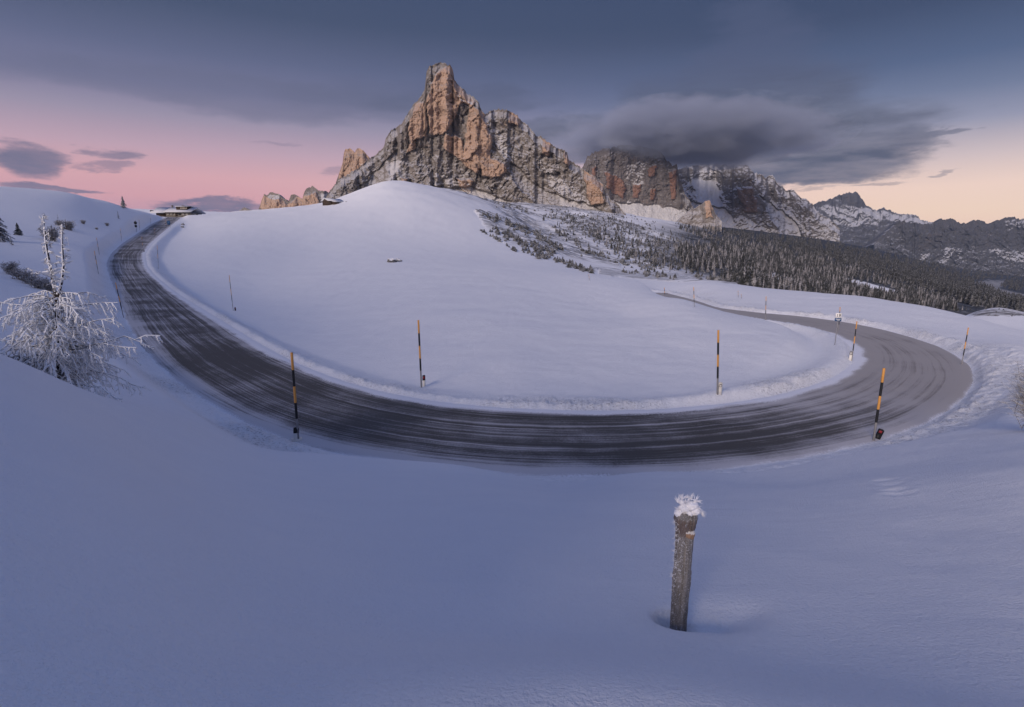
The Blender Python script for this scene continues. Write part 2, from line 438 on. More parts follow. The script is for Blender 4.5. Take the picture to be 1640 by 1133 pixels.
# masks for churned snow by the road, bare rocky ground on the hill
churn = np.zeros_like(Z)
cs = ((.3+.7*patch)*edge*.85 + (.3+.7*patch)*fedge*.9 + .8*bigbank*sstep(hw, hw+.6, ao)*(1-sstep(hw+2, hw+4.5, ao))*sstep(-.3, .4, crumb))
churn[sel] = np.clip(cs * (1 - sstep(120, 220, np.hypot(gx, gy))), 0, 1)
rocky = np.zeros_like(Z)
rocky = np.maximum(rocky, sstep(320, 420, GR)*(PXm > 640)*(PXm < 1000)*sstep(366, 336, PYm + 10*nz)*sstep(-.55, .2, nz)*sstep(690, 730, PXm))
rocky = np.maximum(rocky, .85*(in_poly(PXm + 14*nz, PYm + 6*nz, [(768,342),(850,340),(1000,352),(1090,392),(1105,440),(1000,425),(940,436),(880,412),(820,396),(775,372)]) & (GR > 160)) * sstep(-.6, .25, nz))
rocky = np.maximum(rocky, ((PXm > 1555) & (PYm < 506) & (GR < 240) & (GR > 110)) * .9)
rocky = np.maximum(rocky, (in_poly(PXm, PYm, [(960,430),(1090,440),(1180,446),(1180,456),(1080,452),(960,442)]) & (GR > 150))*.55)
Z = Z + rocky*(GR > 150)*(PXm < 1200)*np.clip(GR/260, .2, 1.6)*(.9*ridged(X*.05, Y*.09, 13+0*X, 4, .6) - .4); _E = Z/GR
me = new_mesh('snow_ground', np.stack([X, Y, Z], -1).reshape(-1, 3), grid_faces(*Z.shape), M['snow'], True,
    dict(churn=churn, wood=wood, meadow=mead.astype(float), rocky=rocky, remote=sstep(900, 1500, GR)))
obj('snow_ground', me, kind='structure')

# ------------------------------------------------------------------ road
m, t, b = material('icy_asphalt'); M['road'] = m
uv = t.n('ShaderNodeUVMap', uv_map='UVMap').outputs[0]
sep = t.n('ShaderNodeSeparateXYZ', {0: uv}); U, Vv = sep.outputs[0], sep.outputs[1]
pos = t.n('ShaderNodeNewGeometry').outputs['Position']
wob = t.noise(t.scale(uv, (.05, .08, 1)), 1.0, 4.0)
vv = t.math('ADD', Vv, t.math('MULTIPLY', t.math('SUBTRACT', wob, .5), .8))
cmb = t.n('ShaderNodeCombineXYZ', {0: t.math('MULTIPLY', U, .028), 1: vv, 2: 0.0}).outputs[0]
s1 = t.noise(t.scale(cmb, (1, 3.1, 1)), 1.0, 5.0, .68)
cmb2 = t.n('ShaderNodeCombineXYZ', {0: t.math('MULTIPLY', U, .12), 1: vv, 2: 3.0}).outputs[0]
s2 = t.noise(t.scale(cmb2, (1, 9.0, 1)), 1.0, 5.0, .7)
gr = t.noise(pos, 22.0, 4.0, .75)
blot = t.noise(pos, .22, 4.0, .6)
w = t.math('ADD', t.math('MULTIPLY', s1, .62), t.math('MULTIPLY', s2, .38))
w = t.math('ADD', w, t.math('MULTIPLY', t.math('SUBTRACT', gr, .5), .30))
w = t.math('ADD', w, t.math('MULTIPLY', t.math('SUBTRACT', blot, .5), .42))
w = t.math('ADD', w, t.attr('snowy'))
snowmix = t.step(w, .41, .66)
asp = t.mix(gr, (.042, .040, .039), (.105, .100, .096))
asp = t.mix(t.attr('grit'), asp, (.20, .185, .175))
white = t.mix(t.attr('grit'), (.52, .51, .53), (.38, .355, .34))
colr = t.mix(snowmix, asp, white)
colr = t.mix(t.step(t.math('ADD', t.attr('verge'), t.math('MULTIPLY', t.math('SUBTRACT', gr, .5), 1.1)), .45, .75), colr, (.80, .81, .85))
setc(t, b, colr, .7, t.bump(t.math('ADD', t.math('MULTIPLY', gr, .4), snowmix), .5, .03))
NA = 33
lat = np.linspace(-1, 1, NA)
keepr = np.arange(0, len(ROAD))
Wd = HW + .55
hwv = lat[None, :] * Wd[:, None]
V = np.zeros((len(ROAD), NA, 3))
V[..., 0] = ROAD[:, None, 0] + RN[:, None, 0]*hwv; V[..., 1] = ROAD[:, None, 1] + RN[:, None, 1]*hwv
rut = .012*np.cos(hwv*5.2) 
V[..., 2] = ROAD[:, None, 2] + .02*fbm(V[..., 0]*.9, V[..., 1]*.9, 0*hwv, 3) + rut - .10*sstep(HW[:, None]-.1, HW[:, None]+.55, np.abs(hwv))
uvr = np.stack([np.repeat(RS[:, None], NA, 1), hwv], -1).reshape(-1, 2)
ps = sstep(s_of(1150, 690, -7.0), s_of(1480, 620, -7.8), RS)          # the far half of the bend carries more grit and packed snow
pl = 1 - sstep(s_of(196,469,-5.9), s_of(330,600,-6.7), RS)
snowy = (.20*ps + .05*pl)[:, None] + .20*sstep(.55, .9, np.abs(lat))[None, :] - .05
snowy = snowy + (.16*sstep(RS[-1]-60, RS[-1]-15, RS))[:, None]
snowy = snowy + .06*(lat > 0)[None, :]*sstep(.3, .8, lat)[None, :]
verge = np.clip((np.abs(hwv) - HW[:, None] + 1.1) / 1.1, 0, 1)
verge = np.where(hwv < 0, np.clip((np.abs(hwv) - HW[:, None] + .2)/.7, 0, 1), verge)
verge = verge + .25*fbm(V[..., 0]*.35, V[..., 1]*.35, 4+0*hwv, 3)*(np.abs(lat) > .6)
grit = np.repeat(ps[:, None], NA, 1)
me = new_mesh('mountain_road', V.reshape(-1, 3), grid_faces(len(ROAD), NA), M['road'], True, dict(snowy=snowy, verge=verge, grit=grit), uvr)
obj('mountain_road', me, kind='structure')

# ------------------------------------------------------------------ mountains
def rock_material(name, grey, grey2, ochre, snow_lo, snow_hi, sc=1.0, snowc=(.62, .63, .67), orange_gain=1.0):
    m, t, b = material(name)
    g = t.n('ShaderNodeNewGeometry'); pos = g.outputs['Position']; nz = t.n('ShaderNodeSeparateXYZ', {0: g.outputs['Normal']}).outputs[2]
    n1 = t.noise(pos, .02*sc, 5.0, .65); n2 = t.noise(pos, .11*sc, 5.0, .7); n3 = t.noise(pos, .6*sc, 5.0, .75)
    streak = t.noise(t.scale(pos, (.09*sc, .09*sc, .012*sc)), 1.0, 5.0, .7)
    strata = t.noise(t.scale(pos, (.006*sc, .006*sc, .16*sc)), 1.0, 4.0, .65)
    base = t.mix(n2, grey, grey2)
    o = t.math('MULTIPLY', t.attr('ochre'), orange_gain)
    o = t.step(t.math('ADD', o, t.math('MULTIPLY', t.math('ADD', t.math('SUBTRACT', n1, .5), t.math('MULTIPLY', t.math('SUBTRACT', n2, .5), .8)), 1.0)), .24, .74)
    och = t.mix(streak, tuple(x*.55 for x in ochre), tuple(min(1, x*1.25) for x in ochre))
    base = t.mix(t.math('MULTIPLY', o, .9), base, och)
    base = t.mix(t.math('MULTIPLY', t.step(strata, .5, .68), .35), base, tuple(x*.7 for x in grey))
    base = t.mix(t.math('MULTIPLY', t.step(streak, .56, .72), .5), base, tuple(x*.5 for x in grey))
    sn = t.math('ADD', nz, t.math('MULTIPLY', t.math('SUBTRACT', n3, .5), 1.3))
    sn = t.math('ADD', sn, t.math('MULTIPLY', t.math('SUBTRACT', n2, .5), .5))
    sn = t.math('ADD', sn, t.attr('snowcover'))
    base = t.mix(t.math('MULTIPLY', t.step(sn, snow_lo, snow_hi), .92), base, snowc)
    setc(t, b, base, .9, t.bump(t.math('ADD', t.math('MULTIPLY', n3, .6), n2), .8, 2.0/sc))
    return m
M['rock_main'] = rock_material('dolomite', (.125, .114, .109), (.225, .203, .19), (.44, .31, .235), .38, 1.2, 1.0, (.47, .47, .50))
M['rock_wall'] = rock_material('dark_dolomite', (.085, .08, .085), (.17, .155, .155), (.23, .13, .098), .5, 1.15, .5, (.50, .51, .55))
M['rock_snowy'] = rock_material('snowed_dolomite', (.10, .098, .105), (.20, .19, .195), (.22, .15, .12), .38, .95, .4, (.56, .57, .61))
M['rock_far'] = rock_material('remote_dolomite', (.045, .048, .058), (.085, .088, .10), (.12, .09, .075), .78, 1.3, .18, (.42, .44, .5))

def relief(name, sil, base, d0, mat, label=None, step=.85, lean=.9, cliffs=(), screes=(), ochres=(), snows=(), wave=1.0, amp=1.0, seed=0, jag=1.0, cliff_lean=.16,
           top_round=0.0, curve=None, base_cliff=.35, pil=1.0, aniso=1.0):
    "a massif: traced skyline, own distance, faces that lean back by the slope of each zone, buttresses and gullies cut into it, and a back side"
    xs = np.array([p[0] for p in sil], float); ys = np.array([p[1] for p in sil], float)
    px = np.arange(xs[0], xs[-1] + .01, step)
    yt = np.interp(px, xs, ys)
    yt = yt - jag*(2.6*np.maximum(ridged(px/8., seed+.5, 0, 3)-.25, 0) + 1.7*perlin(px/3.1, seed+9., 0) + 1.2*np.round(2*perlin(px/6.5, seed+19., 0))/2) * np.clip((px-px[0])/8, 0, 1)*np.clip((px[-1]-px)/8, 0, 1)
    bx = np.array([p[0] for p in base], float); by = np.array([p[1] for p in base], float)
    yb = np.interp(px, bx, by)
    yb = np.maximum(yb, yt + 1.0)
    nr = int((yb - yt).max() / step) + 2
    tt = np.linspace(0, 1, nr)[:, None]
    PY = yb[None, :]*(1-tt) + yt[None, :]*tt; PX = np.repeat(px[None, :], nr, 0)
    mpp = d0 / F
    # wobble the zone borders
    wx = PX + 5*fbm(PX/22., PY/22., seed+1., 3); wy = PY + 5*fbm(PX/22., PY/22., seed+2., 3)
    def zone(polys, soft=0):
        z = np.zeros_like(PX)
        for p in polys: z = np.maximum(z, in_poly(wx, wy, p).astype(float))
        return z
    def blur(a, n):
        for _ in range(n):
            a = np.pad(a, 1, mode='edge')
            a = (a[1:-1, 1:-1]*2 + a[:-2, 1:-1] + a[2:, 1:-1] + a[1:-1, :-2] + a[1:-1, 2:]) / 6
        return a
    C = np.clip(blur(zone(cliffs), 4) + base_cliff, 0, 1); Sc = blur(zone(screes), 4)
    cot = lean*(1-C) + cliff_lean*C
    # ledges: bands where the face lies back
    hgt = (yb[None, :] - PY)*mpp
    lg = .5 + .5*np.sin((hgt/(17*wave) + 1.6*fbm(PX/45., PY/70., seed+3., 3))*2*math.pi)
    cot = cot*(1-Sc) + 1.0*Sc
    cot = cot * (.45 + 1.0*lg**2*(1-Sc) + .55*Sc)
    dh = np.abs(np.gradient(PY, axis=0))*mpp
    D = np.cumsum(cot*dh, axis=0)
    XX = (PX - CX)*mpp; HH = (CY - PY)*mpp
    k = 1/(wave)
    q = fbm(XX*.008*k, HH*.006*k, seed+4., 4); q2 = fbm(XX*.03*k, HH*.03*k, seed+14., 3)
    ribs = ridged((XX + 40*wave*q)*.010*k, HH*.0035*k*aniso + .3*q, seed+5., 2)
    ribs2 = ridged((XX + 16*wave*q + 6*wave*q2)*.030*k, (HH + 10*wave*q2)*.010*k*aniso, seed+6., 3)
    chim = np.maximum(ridged((XX + 30*wave*q + 5*wave*q2)*.021*k, HH*.0045*k*aniso, seed+15., 1)*-1 - .45, 0)      # narrow chimneys between pillars
    rough = ridged((XX + 5*wave*q2)*.075*k, HH*.065*k, seed+7., 4, .6)
    fine = fbm(XX*.28*k, HH*.26*k, seed+8., 3, .6)
    blocky = np.floor((XX*.06*k + HH*.012*k + 1.6*q2)*2)/2
    blocky = perlin(blocky*3.7, np.floor(HH*.035*k + 1.5*q2), seed+20.)
    top_fade = np.clip((1-tt)*((yb-yt)[None, :])/14., .25, 1)
    A = amp*wave*(1 - .55*Sc)
    zo = blur(zone(ochres), 2)
    wq = 1.1*q2; ks = int(seed*10)
    fac = 9*facet(XX/30*k + wq, HH/62*k*aniso**.5 + .6*wq, ks) + 5*facet(XX/12*k + 1.3*wq, HH/21*k - wq, ks+50) + 2.4*facet(XX/5*k - 2*wq, HH/7*k + 2*wq, ks+90)
    D = D - A*pil*(14*ribs + 4*ribs2 - 16*chim)*top_fade - A*(2.6*rough + 1.8*fine + 2*blocky + fac)*np.clip(top_fade, .45, 1) - A*10*zo*top_fade
    if curve: D = D + curve(PX, PY)*wave
    D = D - D[:, :].min()*0
    d = d0 + D
    x, y, z = ray(PX, PY)
    V = np.stack([x/y*d, d, z/y*d], -1)
    # back side
    top = V[-1]; extra = []
    for kk, (bd, dr) in enumerate(((14, .04), (60, .25), (160, .65), (260, 1.1))):
        Hc = (yb-yt)*mpp
        q = top.copy(); q[:, 1] += bd*wave; q[:, 0] *= 1.0; q[:, 2] = top[:, 2] - dr*Hc - 3*kk*wave
        extra.append(q)
    V = np.concatenate([V, np.array(extra)], 0)
    pad = lambda a: np.concatenate([a, np.repeat(a[-1:], 4, 0)], 0)
    och = zo*.62 + .10*(1-Sc) + .10*C; sn = blur(zone(snows), 3)*.50 + .06*Sc + .13*(1 - blur(zone(cliffs), 3)) - .14*zo
    me = new_mesh(name, V.reshape(-1, 3), grid_faces(V.shape[0], V.shape[1]), mat, False, dict(ochre=pad(och), snowcover=pad(sn)))
    return obj(name, me, kind='structure')

# the main peak with its long right-hand ridge
relief('rock_peak',
    [(519,322),(523.4,315.6),(533.6,301),(544,290),(569.5,274.6),(592.5,256.7),(602.8,249),(615.6,236),(618,223),(624.6,212),(643.8,200),(649,190),(661.7,169.6),(674.5,156.8),(680,146.6),
     (683,118.4),(687,109.4),(697.5,103),(710,101),(720.6,105.6),(726,116),(727.8,131),(738.5,141.5),(748.8,151.7),(764,162),(771.8,177.3),(777,186),(786,180),(796.8,176.7),(817,179.5),(832.7,192),(853,211.5),
     (861,221.7),(867,219.7),(878.8,229.4),(884,235.8),(899,241),(908,246),(910.8,258.8),(922,265),(937.7,275.5),(958,288),(967,298.5),(972,314),(986,327),(1003,345)],
    [(519,330),(560,335),(620,312),(700,322),(760,335),(850,350),(950,362),(1003,368)], 860, M['rock_main'], lean=.85, seed=1.3, wave=1.0, amp=1.0,
    cliffs=[[(683,100),(728,100),(731,135),(775,175),(788,225),(783,265),(760,285),(735,260),(700,245),(650,240),(640,205),(665,168),(680,145)],
            [(795,170),(835,185),(835,210),(800,205)], [(862,215),(888,232),(886,250),(866,250)], [(900,238),(915,262),(905,280),(895,262)], [(935,272),(970,300),(974,325),(938,322)],
            [(700,262),(722,290),(715,300),(690,285)], [(768,240),(815,258),(815,280),(790,285),(770,282)]],
    screes=[[(560,318),(585,290),(612,262),(640,232),(640,262),(622,288),(600,315)], [(820,262),(850,290),(900,320),(890,345),(840,310),(818,285)], [(690,300),(760,300),(850,335),(850,360),(700,330)],
            [(855,300),(960,335),(980,370),(860,345)]],
    ochres=[[(705,108),(727,106),(729,135),(764,160),(760,170),(738,160),(722,200),(712,215),(690,215),(684,170),(690,130)], [(664,172),(682,165),(686,215),(668,225),(655,232),(652,205)],
            [(752,166),(772,178),(786,225),(782,268),(762,278),(742,258),(748,215)], [(716,215),(742,220),(744,262),(728,250),(712,238)], [(768,248),(812,262),(812,278),(790,285),(772,280)],
            [(815,180),(832,190),(830,200),(814,198)], [(864,222),(882,234),(880,250),(867,248)], [(936,276),(962,292),(972,325),(950,330),(937,312)], [(902,244),(910,258),(908,268),(900,258)],
            [(640,285),(652,285),(652,295),(640,296)], [(664,292),(678,298),(676,306),(664,302)], [(652,232),(664,228),(664,240),(652,243)], [(735,285),(760,290),(755,310),(738,305)]],
    snows=[[(730,150),(762,165),(745,172)], [(776,188),(800,215),(830,260),(815,262),(785,215)], [(690,275),(770,300),(850,340),(700,312)], [(625,262),(648,255),(640,290),(622,292)], [(860,250),(905,290),(960,340),(900,330)]])
relief('rock_tower', [(536,300),(541,284),(548.5,264),(551,246),(553,241),(560,239),(566,243),(567.5,247),(570,241),(575,238),(582,243),(590,252),(593,262),(600,275)],
    [(536,305),(600,300)], 980, M['rock_main'], cliffs=[[(536,236),(600,236),(600,290),(536,290)]], ochres=[[(545,236),(600,236),(596,275),(545,285)]], snows=[[(560,262),(585,258),(580,268),(558,270)]], seed=4.2, lean=.7, jag=.5, step=.6, amp=.5, base_cliff=.2)
relief('rock_ridge', [(372,344),(384,338),(390,334),(398,337),(408,340),(414,337),(418,326),(423,311),(427,315),(434,309),(446,313),(455,320),(462,324),(466,314),(472,312.5),(480,318),(484,320),(487,309),(492,303),(500,300),(508,305),(514,308),(523,307),(530,318)],
    [(372,350),(400,352),(530,345)], 1200, M['rock_main'], cliffs=[[(415,300),(520,295),(520,340),(415,342)]], ochres=[[(418,312),(440,316),(462,326),(478,316),(505,304),(512,332),(420,338)]], snows=[[(428,306),(450,312),(445,320),(430,316)],[(512,305),(528,308),(524,325),(514,322)]], seed=8.7, lean=.7, jag=.6, step=.6, amp=.5, base_cliff=.3)
# the big wall under the cloud
relief('cliff_massif', [(925,290),(934,268),(941,253),(948,248),(960,243),(985,236),(1010,234),(1040,238),(1060,247),(1066,258),(1076,266),(1084,264),(1088,290),(1100,318),(1112,335)],
    [(925,335),(1000,352),(1060,362),(1112,372)], 2300, M['rock_wall'], wave=2.0, amp=.7, aniso=1.5, seed=12.1, lean=1.0, step=.8, cliff_lean=.12,
    cliffs=[[(930,240),(1086,230),(1088,305),(1092,330),(1060,328),(1000,322),(930,312)]], screes=[[(980,322),(1060,330),(1110,335),(1110,380),(980,370)]],
    ochres=[[(968,276),(990,280),(1002,300),(998,315),(972,305)], [(1038,268),(1052,266),(1050,282),(1040,284)], [(1070,272),(1084,268),(1084,318),(1072,320)], [(1014,300),(1026,296),(1024,318),(1014,318)], [(1040,300),(1048,300),(1048,322),(1040,322)], [(948,270),(956,268),(955,284),(948,284)]],
    snows=[[(980,318),(1060,330),(1110,340),(1110,370),(985,352)], [(1000,262),(1035,262),(1030,300),(1004,296)]])
relief('snowy_massif', [(1076,285),(1086,272),(1104,268),(1120,266),(1135,264),(1155,265),(1178,266),(1194,264),(1200,272),(1208,280),(1218,279),(1225,288),(1237,282),(1246,296),(1258,305),(1272,308),(1282,317),(1296,325),(1312,342),(1330,355),(1345,366)],
    [(1076,350),(1120,372),(1180,385),(1260,392),(1345,390)], 2900, M['rock_snowy'], wave=2.4, amp=.8, aniso=1.8, seed=17.9, lean=1.05, step=.8,
    cliffs=[[(1080,268),(1110,270),(1108,290),(1085,300)], [(1155,266),(1200,270),(1210,300),(1235,345),(1180,340),(1160,310),(1150,290)], [(1208,280),(1245,290),(1262,325),(1240,320)], [(1262,308),(1300,330),(1300,350),(1270,335)],[(1106,300),(1135,306),(1130,322),(1110,320)]],
    screes=[[(1100,320),(1130,330),(1165,335),(1180,360),(1150,372),(1110,350)], [(1110,285),(1150,290),(1155,330),(1120,320)], [(1215,310),(1275,355),(1290,385),(1255,380)]],
    snows=[[(1105,282),(1130,286),(1155,300),(1165,335),(1185,362),(1150,372),(1108,335),(1095,310)], [(1220,312),(1262,340),(1300,370),(1270,362)], [(1240,302),(1256,318),(1250,325)], [(1160,345),(1200,352),(1250,375),(1180,378)], [(1262,345),(1272,345),(1288,378),(1280,380)]],
    ochres=[[(1180,300),(1205,300),(1215,340),(1195,342)]])
relief('rock_crag', [(1084,358),(1096,346),(1106,338),(1116,333),(1122,330),(1130,324),(1137,322),(1141,332),(1146,345),(1156,355)], [(1084,370),(1156,372)], 1500, M['rock_main'], seed=21.,
    cliffs=[[(1118,320),(1145,320),(1146,350),(1124,350)]], ochres=[[(1127,322),(1141,322),(1143,350),(1130,350)]], lean=.9, jag=.6, step=.6, amp=.4)
relief('far_peak', [(1296,333),(1312,326),(1330,321),(1345,314),(1356,312),(1372,309.5),(1380,320),(1386,329),(1398,337),(1412,338),(1418,335),(1430,342),(1448,346),(1462,345),(1472,350),(1482,357),(1500,360),(1512,366)],
    [(1296,400),(1420,420),(1512,430)], 7000, M['rock_far'], wave=5.5, amp=.55, aniso=3.0, pil=.7, seed=25.3, lean=1.3, cliffs=[[(1345,310),(1382,308),(1386,328),(1350,326)]],
    snows=[[(1310,330),(1385,330),(1420,345),(1400,362),(1340,360)], [(1412,336),(1475,345),(1510,368),(1450,364),(1420,350)]])
relief('far_range', [(1400,392),(1420,374),(1440,356),(1452,357),(1470,360),(1490,361),(1502,358),(1508,352),(1514,356),(1524,353),(1532,358),(1548,361),(1556,355),(1570,355),(1586,361),(1596,355),(1604,356),(1612,351),(1626,349),(1634,354),(1650,351),(1680,358),(1720,350),(1760,365)],
    [(1400,430),(1500,440),(1640,450),(1760,455)], 5200, M['rock_far'], wave=4.2, amp=1.0, pil=.22, aniso=4.0, cliff_lean=.45, seed=31.7, lean=1.0,
    cliffs=[[(1440,355),(1700,350),(1700,392),(1450,400)]], snows=[[(1518,396),(1535,398),(1512,425),(1506,424)], [(1535,396),(1541,398),(1542,416),(1538,414)], [(1480,405),(1490,408),(1480,418),(1472,416)], [(1582,400),(1640,408),(1680,420),(1620,420)], [(1605,352),(1650,352),(1650,372),(1615,366)]])
# ------------------------------------------------------------------ small materials
M['orange'] = plain('orange_paint', (.58, .29, .08), .5, .12, 14)
M['black'] = plain('black_paint', (.018, .019, .022), .5, .2, 14)
M['grey_metal'] = plain('grey_metal', (.22, .22, .23), .5, .2, 10)
M['white_plastic'] = plain('white_plastic', (.66, .65, .62), .5, .08, 9)
M['red_reflector'] = plain('red_reflector', (.28, .03, .04), .3, .1, 20)
M['amber'] = plain('pale_reflector', (.5, .5, .5), .3, .1, 20)
M['blue_paint'] = plain('blue_paint', (.03, .085, .20), .4, .1, 6)
M['white_paint'] = plain('white_paint', (.74, .74, .74), .45, .06, 6)
M['timber'] = plain('dark_timber', (.05, .036, .028), .8, .3, 1.5)
M['plaster'] = plain('pale_plaster', (.42, .38, .33), .85, .1, .8)
M['stone'] = plain('stone_wall', (.17, .155, .14), .9, .45, 1.2)
M['roof_snow'] = plain('roof_snow', (.62, .63, .67), .7, .04, 1.0)
M['glass'] = plain('pane', (.30, .29, .27), .25, .1, 2)
m, t, b = material('frosted_rock'); M['boulder'] = m
g = t.n('ShaderNodeNewGeometry'); nzs = t.n('ShaderNodeSeparateXYZ', {0: g.outputs['Normal']}).outputs[2]
nn = t.noise(g.outputs['Position'], 3.0, 4.0, .6)
setc(t, b, t.mix(t.step(t.math('ADD', nzs, t.math('SUBTRACT', nn, .5)), .45, .6), t.mix(nn, (.04, .04, .045), (.13, .125, .125)), (.82, .83, .86)), .85)
def bark(name, dark, frost, lo, hi, sc):
    m, t, b = material(name)
    g = t.n('ShaderNodeNewGeometry'); nzs = t.n('ShaderNodeSeparateXYZ', {0: g.outputs['Normal']}).outputs[2]
    nn = t.noise(g.outputs['Position'], sc, 4.0, .65)
    f = t.step(t.math('ADD', nzs, t.math('MULTIPLY', t.math('SUBTRACT', nn, .5), 2.2)), lo, hi)
    setc(t, b, t.mix(f, dark, frost), .85)
    return m
M['larch_bark'] = bark('larch_bark', (.045, .036, .034), (.78, .79, .83), .25, .7, 22)
M['rime'] = bark('rime', (.42, .41, .43), (.90, .91, .93), -1.3, -.4, 26)
M['twig'] = bark('frosted_twig', (.10, .088, .085), (.70, .71, .74), -.3, .7, 9)
M['needles'] = bark('frosted_needles', (.022, .028, .026), (.55, .57, .61), .35, 1.3, 5)
M['needles_white'] = bark('rimed_needles', (.09, .095, .10), (.66, .67, .71), .0, 1.0, 5)
M['forest'] = bark('forest_needles', (.022, .025, .027), (.40, .41, .45), .4, 1.9, .45)
M['forest_pale'] = bark('forest_rimed_needles', (.06, .058, .06), (.44, .44, .48), .05, 1.5, .45)
M['scrub'] = bark('dwarf_pine', (.034, .036, .036), (.55, .56, .60), .5, 1.6, .7)

# ------------------------------------------------------------------ snow poles
def make_pole():
    t = thing('snow_pole', 'x', 'snow pole', group='striped snow poles along the road')
    a = MB(); a.tube([(0,0,-.04), (0,0,.13), (0,0,.262)], [.042, .042, .041], 10)
    obj('rod', a.mesh('rod', M['grey_metal']), t)
    a = MB(); zs = [.258, .44, .625, .81, 1.0]
    for k in range(4):
        a.tube([(0,0,zs[k]), (0,0,(zs[k]+zs[k+1])/2), (0,0,zs[k+1])], [.046, .0465, .046], 10, m=(k+1) % 2, cap=(k == 3))
    obj('striped_tube', a.mesh('striped_tube', [M['orange'], M['black']]), t)
    return t
POLES = [((478,706),(467,565),'tall orange and black snow pole standing over the black stub marker with white foot'),
 ((675,621),(670,513),'orange and black snow pole beside the small red-topped white marker post'),
 ((1149,632),(1150.5,529),'orange and black snow pole beside the white marker with black outlined plate'),
 ((1399,706),(1416,590),'tilted orange and black snow pole on the near verge, beside the dark red slab marker'),
 ((1364,578),(1372.5,515),'tilted orange and black snow pole beside the small grey framed marker inside the bend'),
 ((1343,530),(1345.5,492),'short looking snow pole just behind the numbered bend sign, across the road'),
 ((1226,513),(1227,475),'snow pole where the far road curves out from behind the white mound'),
 ((1540,585),(1551,525),'leaning snow pole on the outside of the bend, by the lumpy snow bank'),
 ((1112,492),(1111,460),'thin snow pole where the far road vanishes behind the mound'),
 ((373.5,498),(367,441),'snow pole beside a small dark marker at the foot of the long white slope'),
 ((198,509),(185,453),'leaning snow pole rising behind the frosted larch, close to the road edge'),
 ((158,440),(151,402),'leaning snow pole on the left slope, second uphill from the frosted larch'),
 ((159,407),(154.5,381),'small leaning snow pole on the left slope, third uphill from the frosted larch'),
 ((195,387),(192.5,366),'small grey looking snow pole on the left verge below the dark traffic sign'),
 ((229,404),(227,379),'snow pole beside the tiny dark marker where the climbing road narrows'),
 ((254,431),(251.5,393),'snow pole at the top of the inner slope beside a short bright track'),
 ((249,380),(247.5,366),'tiny snow pole at the inner road edge halfway to the pass building'),
 ((241.5,360),(241,349),'tiny snow pole on the left bank, between the traffic sign and the pass building'),
 ((223.8,370),(222.5,352),'thin snow pole directly beside the dark traffic sign'),
 ((1065,476),(1064,461),'tiny pole on the flat snow beyond the mound, left of the far road'),
 ((944,450),(943,439),'lone tiny pole on the soft crest below the scrubby hillside'),
 ((1182.5,478),(1182,466),'taller one of a pair of tiny poles on the far snow flat'),
 ((1187.5,479),(1187,471),'shorter one of a pair of tiny poles on the far snow flat'),
 ((266.5,366),(265.3,353),'tiny orange snow pole just left of the blue board near the pass')]
pole0 = make_pole()
for i, (bp, tp, lab) in enumerate(POLES):
    o = pole0 if i == 0 else copy_tree(pole0)
    g = Vector(ground(*bp)); d = g.y
    top = Vector(P(tp[0], tp[1], d))
    v = top - g; L = v.length
    o.location = g; o.rotation_mode = 'QUATERNION'; o.rotation_quaternion = v.to_track_quat('Z', 'Y')
    w = min(1.0, .72 + .3*(d < 30)); o.scale = (w, w, L); o['label'] = lab

# ------------------------------------------------------------------ marker posts
def make_marker(h, w, body, top, refl, slant=.05, name='marker_post'):
    t = thing(name, 'x', 'marker post', group='roadside marker posts')
    def prism(z0, z1a, z1b, ww, dd, mb, m=0, y0=0):
        # rounded wedge section, front wider than back
        sec = [(-ww/2, -dd/2+y0), (ww/2, -dd/2+y0), (ww*.36, dd/2+y0), (-ww*.36, dd/2+y0)]
        mb.hexa([(x, y, z0) for x, y in sec] + [(x, y, z1a + (z1b-z1a)*(x/ww+.5)) for x, y in sec], m)
    a = MB(); prism(-.12, h*.62-slant, h*.62, w, w*.7, a); me = a.mesh('post_body', body, False); obj('post_body', me, t)
    a = MB(); prism(h*.62-slant+.001, h*.95-slant, h*.95, w*1.03, w*.74, a); prism(h*.955-slant, h-slant*.6, h-slant*.2, w*.9, w*.62, a); obj('top_band', a.mesh('top_band', top, False), t)
    a = MB(); a.box((0, -w*.385, h*.77), (w*.26, .006, h*.115)); obj('reflector', a.mesh('reflector', refl, False), t)
    return t
def place(o, px, py, rz=0.0, dz=0.0, sc=1.0, tilt=0.0, dmin=0):
    g = ground(px, py, dmin); o.location = (g[0], g[1], g[2]+dz); o.rotation_euler = (0, tilt, rz); o.scale = (sc,)*3
    return g
mk = make_marker(.62, .15, M['white_plastic'], M['black'], M['red_reflector']); place(mk, 679, 619, .35); mk['label'] = 'white marker post with black band and red reflector beside the inner snow pole'
mk = make_marker(.56, .17, M['white_plastic'], M['white_plastic'], M['black'], .0); place(mk, 1152.5, 631, -.2); mk['label'] = 'white marker post with a black outlined plate beside the pole on the inner verge'
a = MB(); a.box((0,-.075,.415),(.032,.004,.055)); obj('plate', a.mesh('plate', M['white_plastic'], False), mk)
mk = make_marker(.42, .20, M['black'], M['black'], M['red_reflector'], .02); place(mk, 1404, 703, -.5, tilt=.25); mk['label'] = 'tilted dark red slab marker at the foot of the near right-hand pole'
mk = make_marker(.42, .16, M['black'], M['black'], M['red_reflector'], .02); place(mk, 377, 498, .4); mk['label'] = 'small dark marker at the foot of the pole below the long white slope'
mk = make_marker(.62, .16, M['white_plastic'], M['grey_metal'], M['amber'], .0); place(mk, 1361.5, 577, -.6); mk['label'] = 'small grey framed marker at the foot of the pole inside the bend'
mk = make_marker(.50, .19, M['white_plastic'], M['black'], M['black'], .0); place(mk, 474.5, 706, .5, tilt=.05); mk['label'] = 'black stub marker with white snowy foot at the base of the near pole'
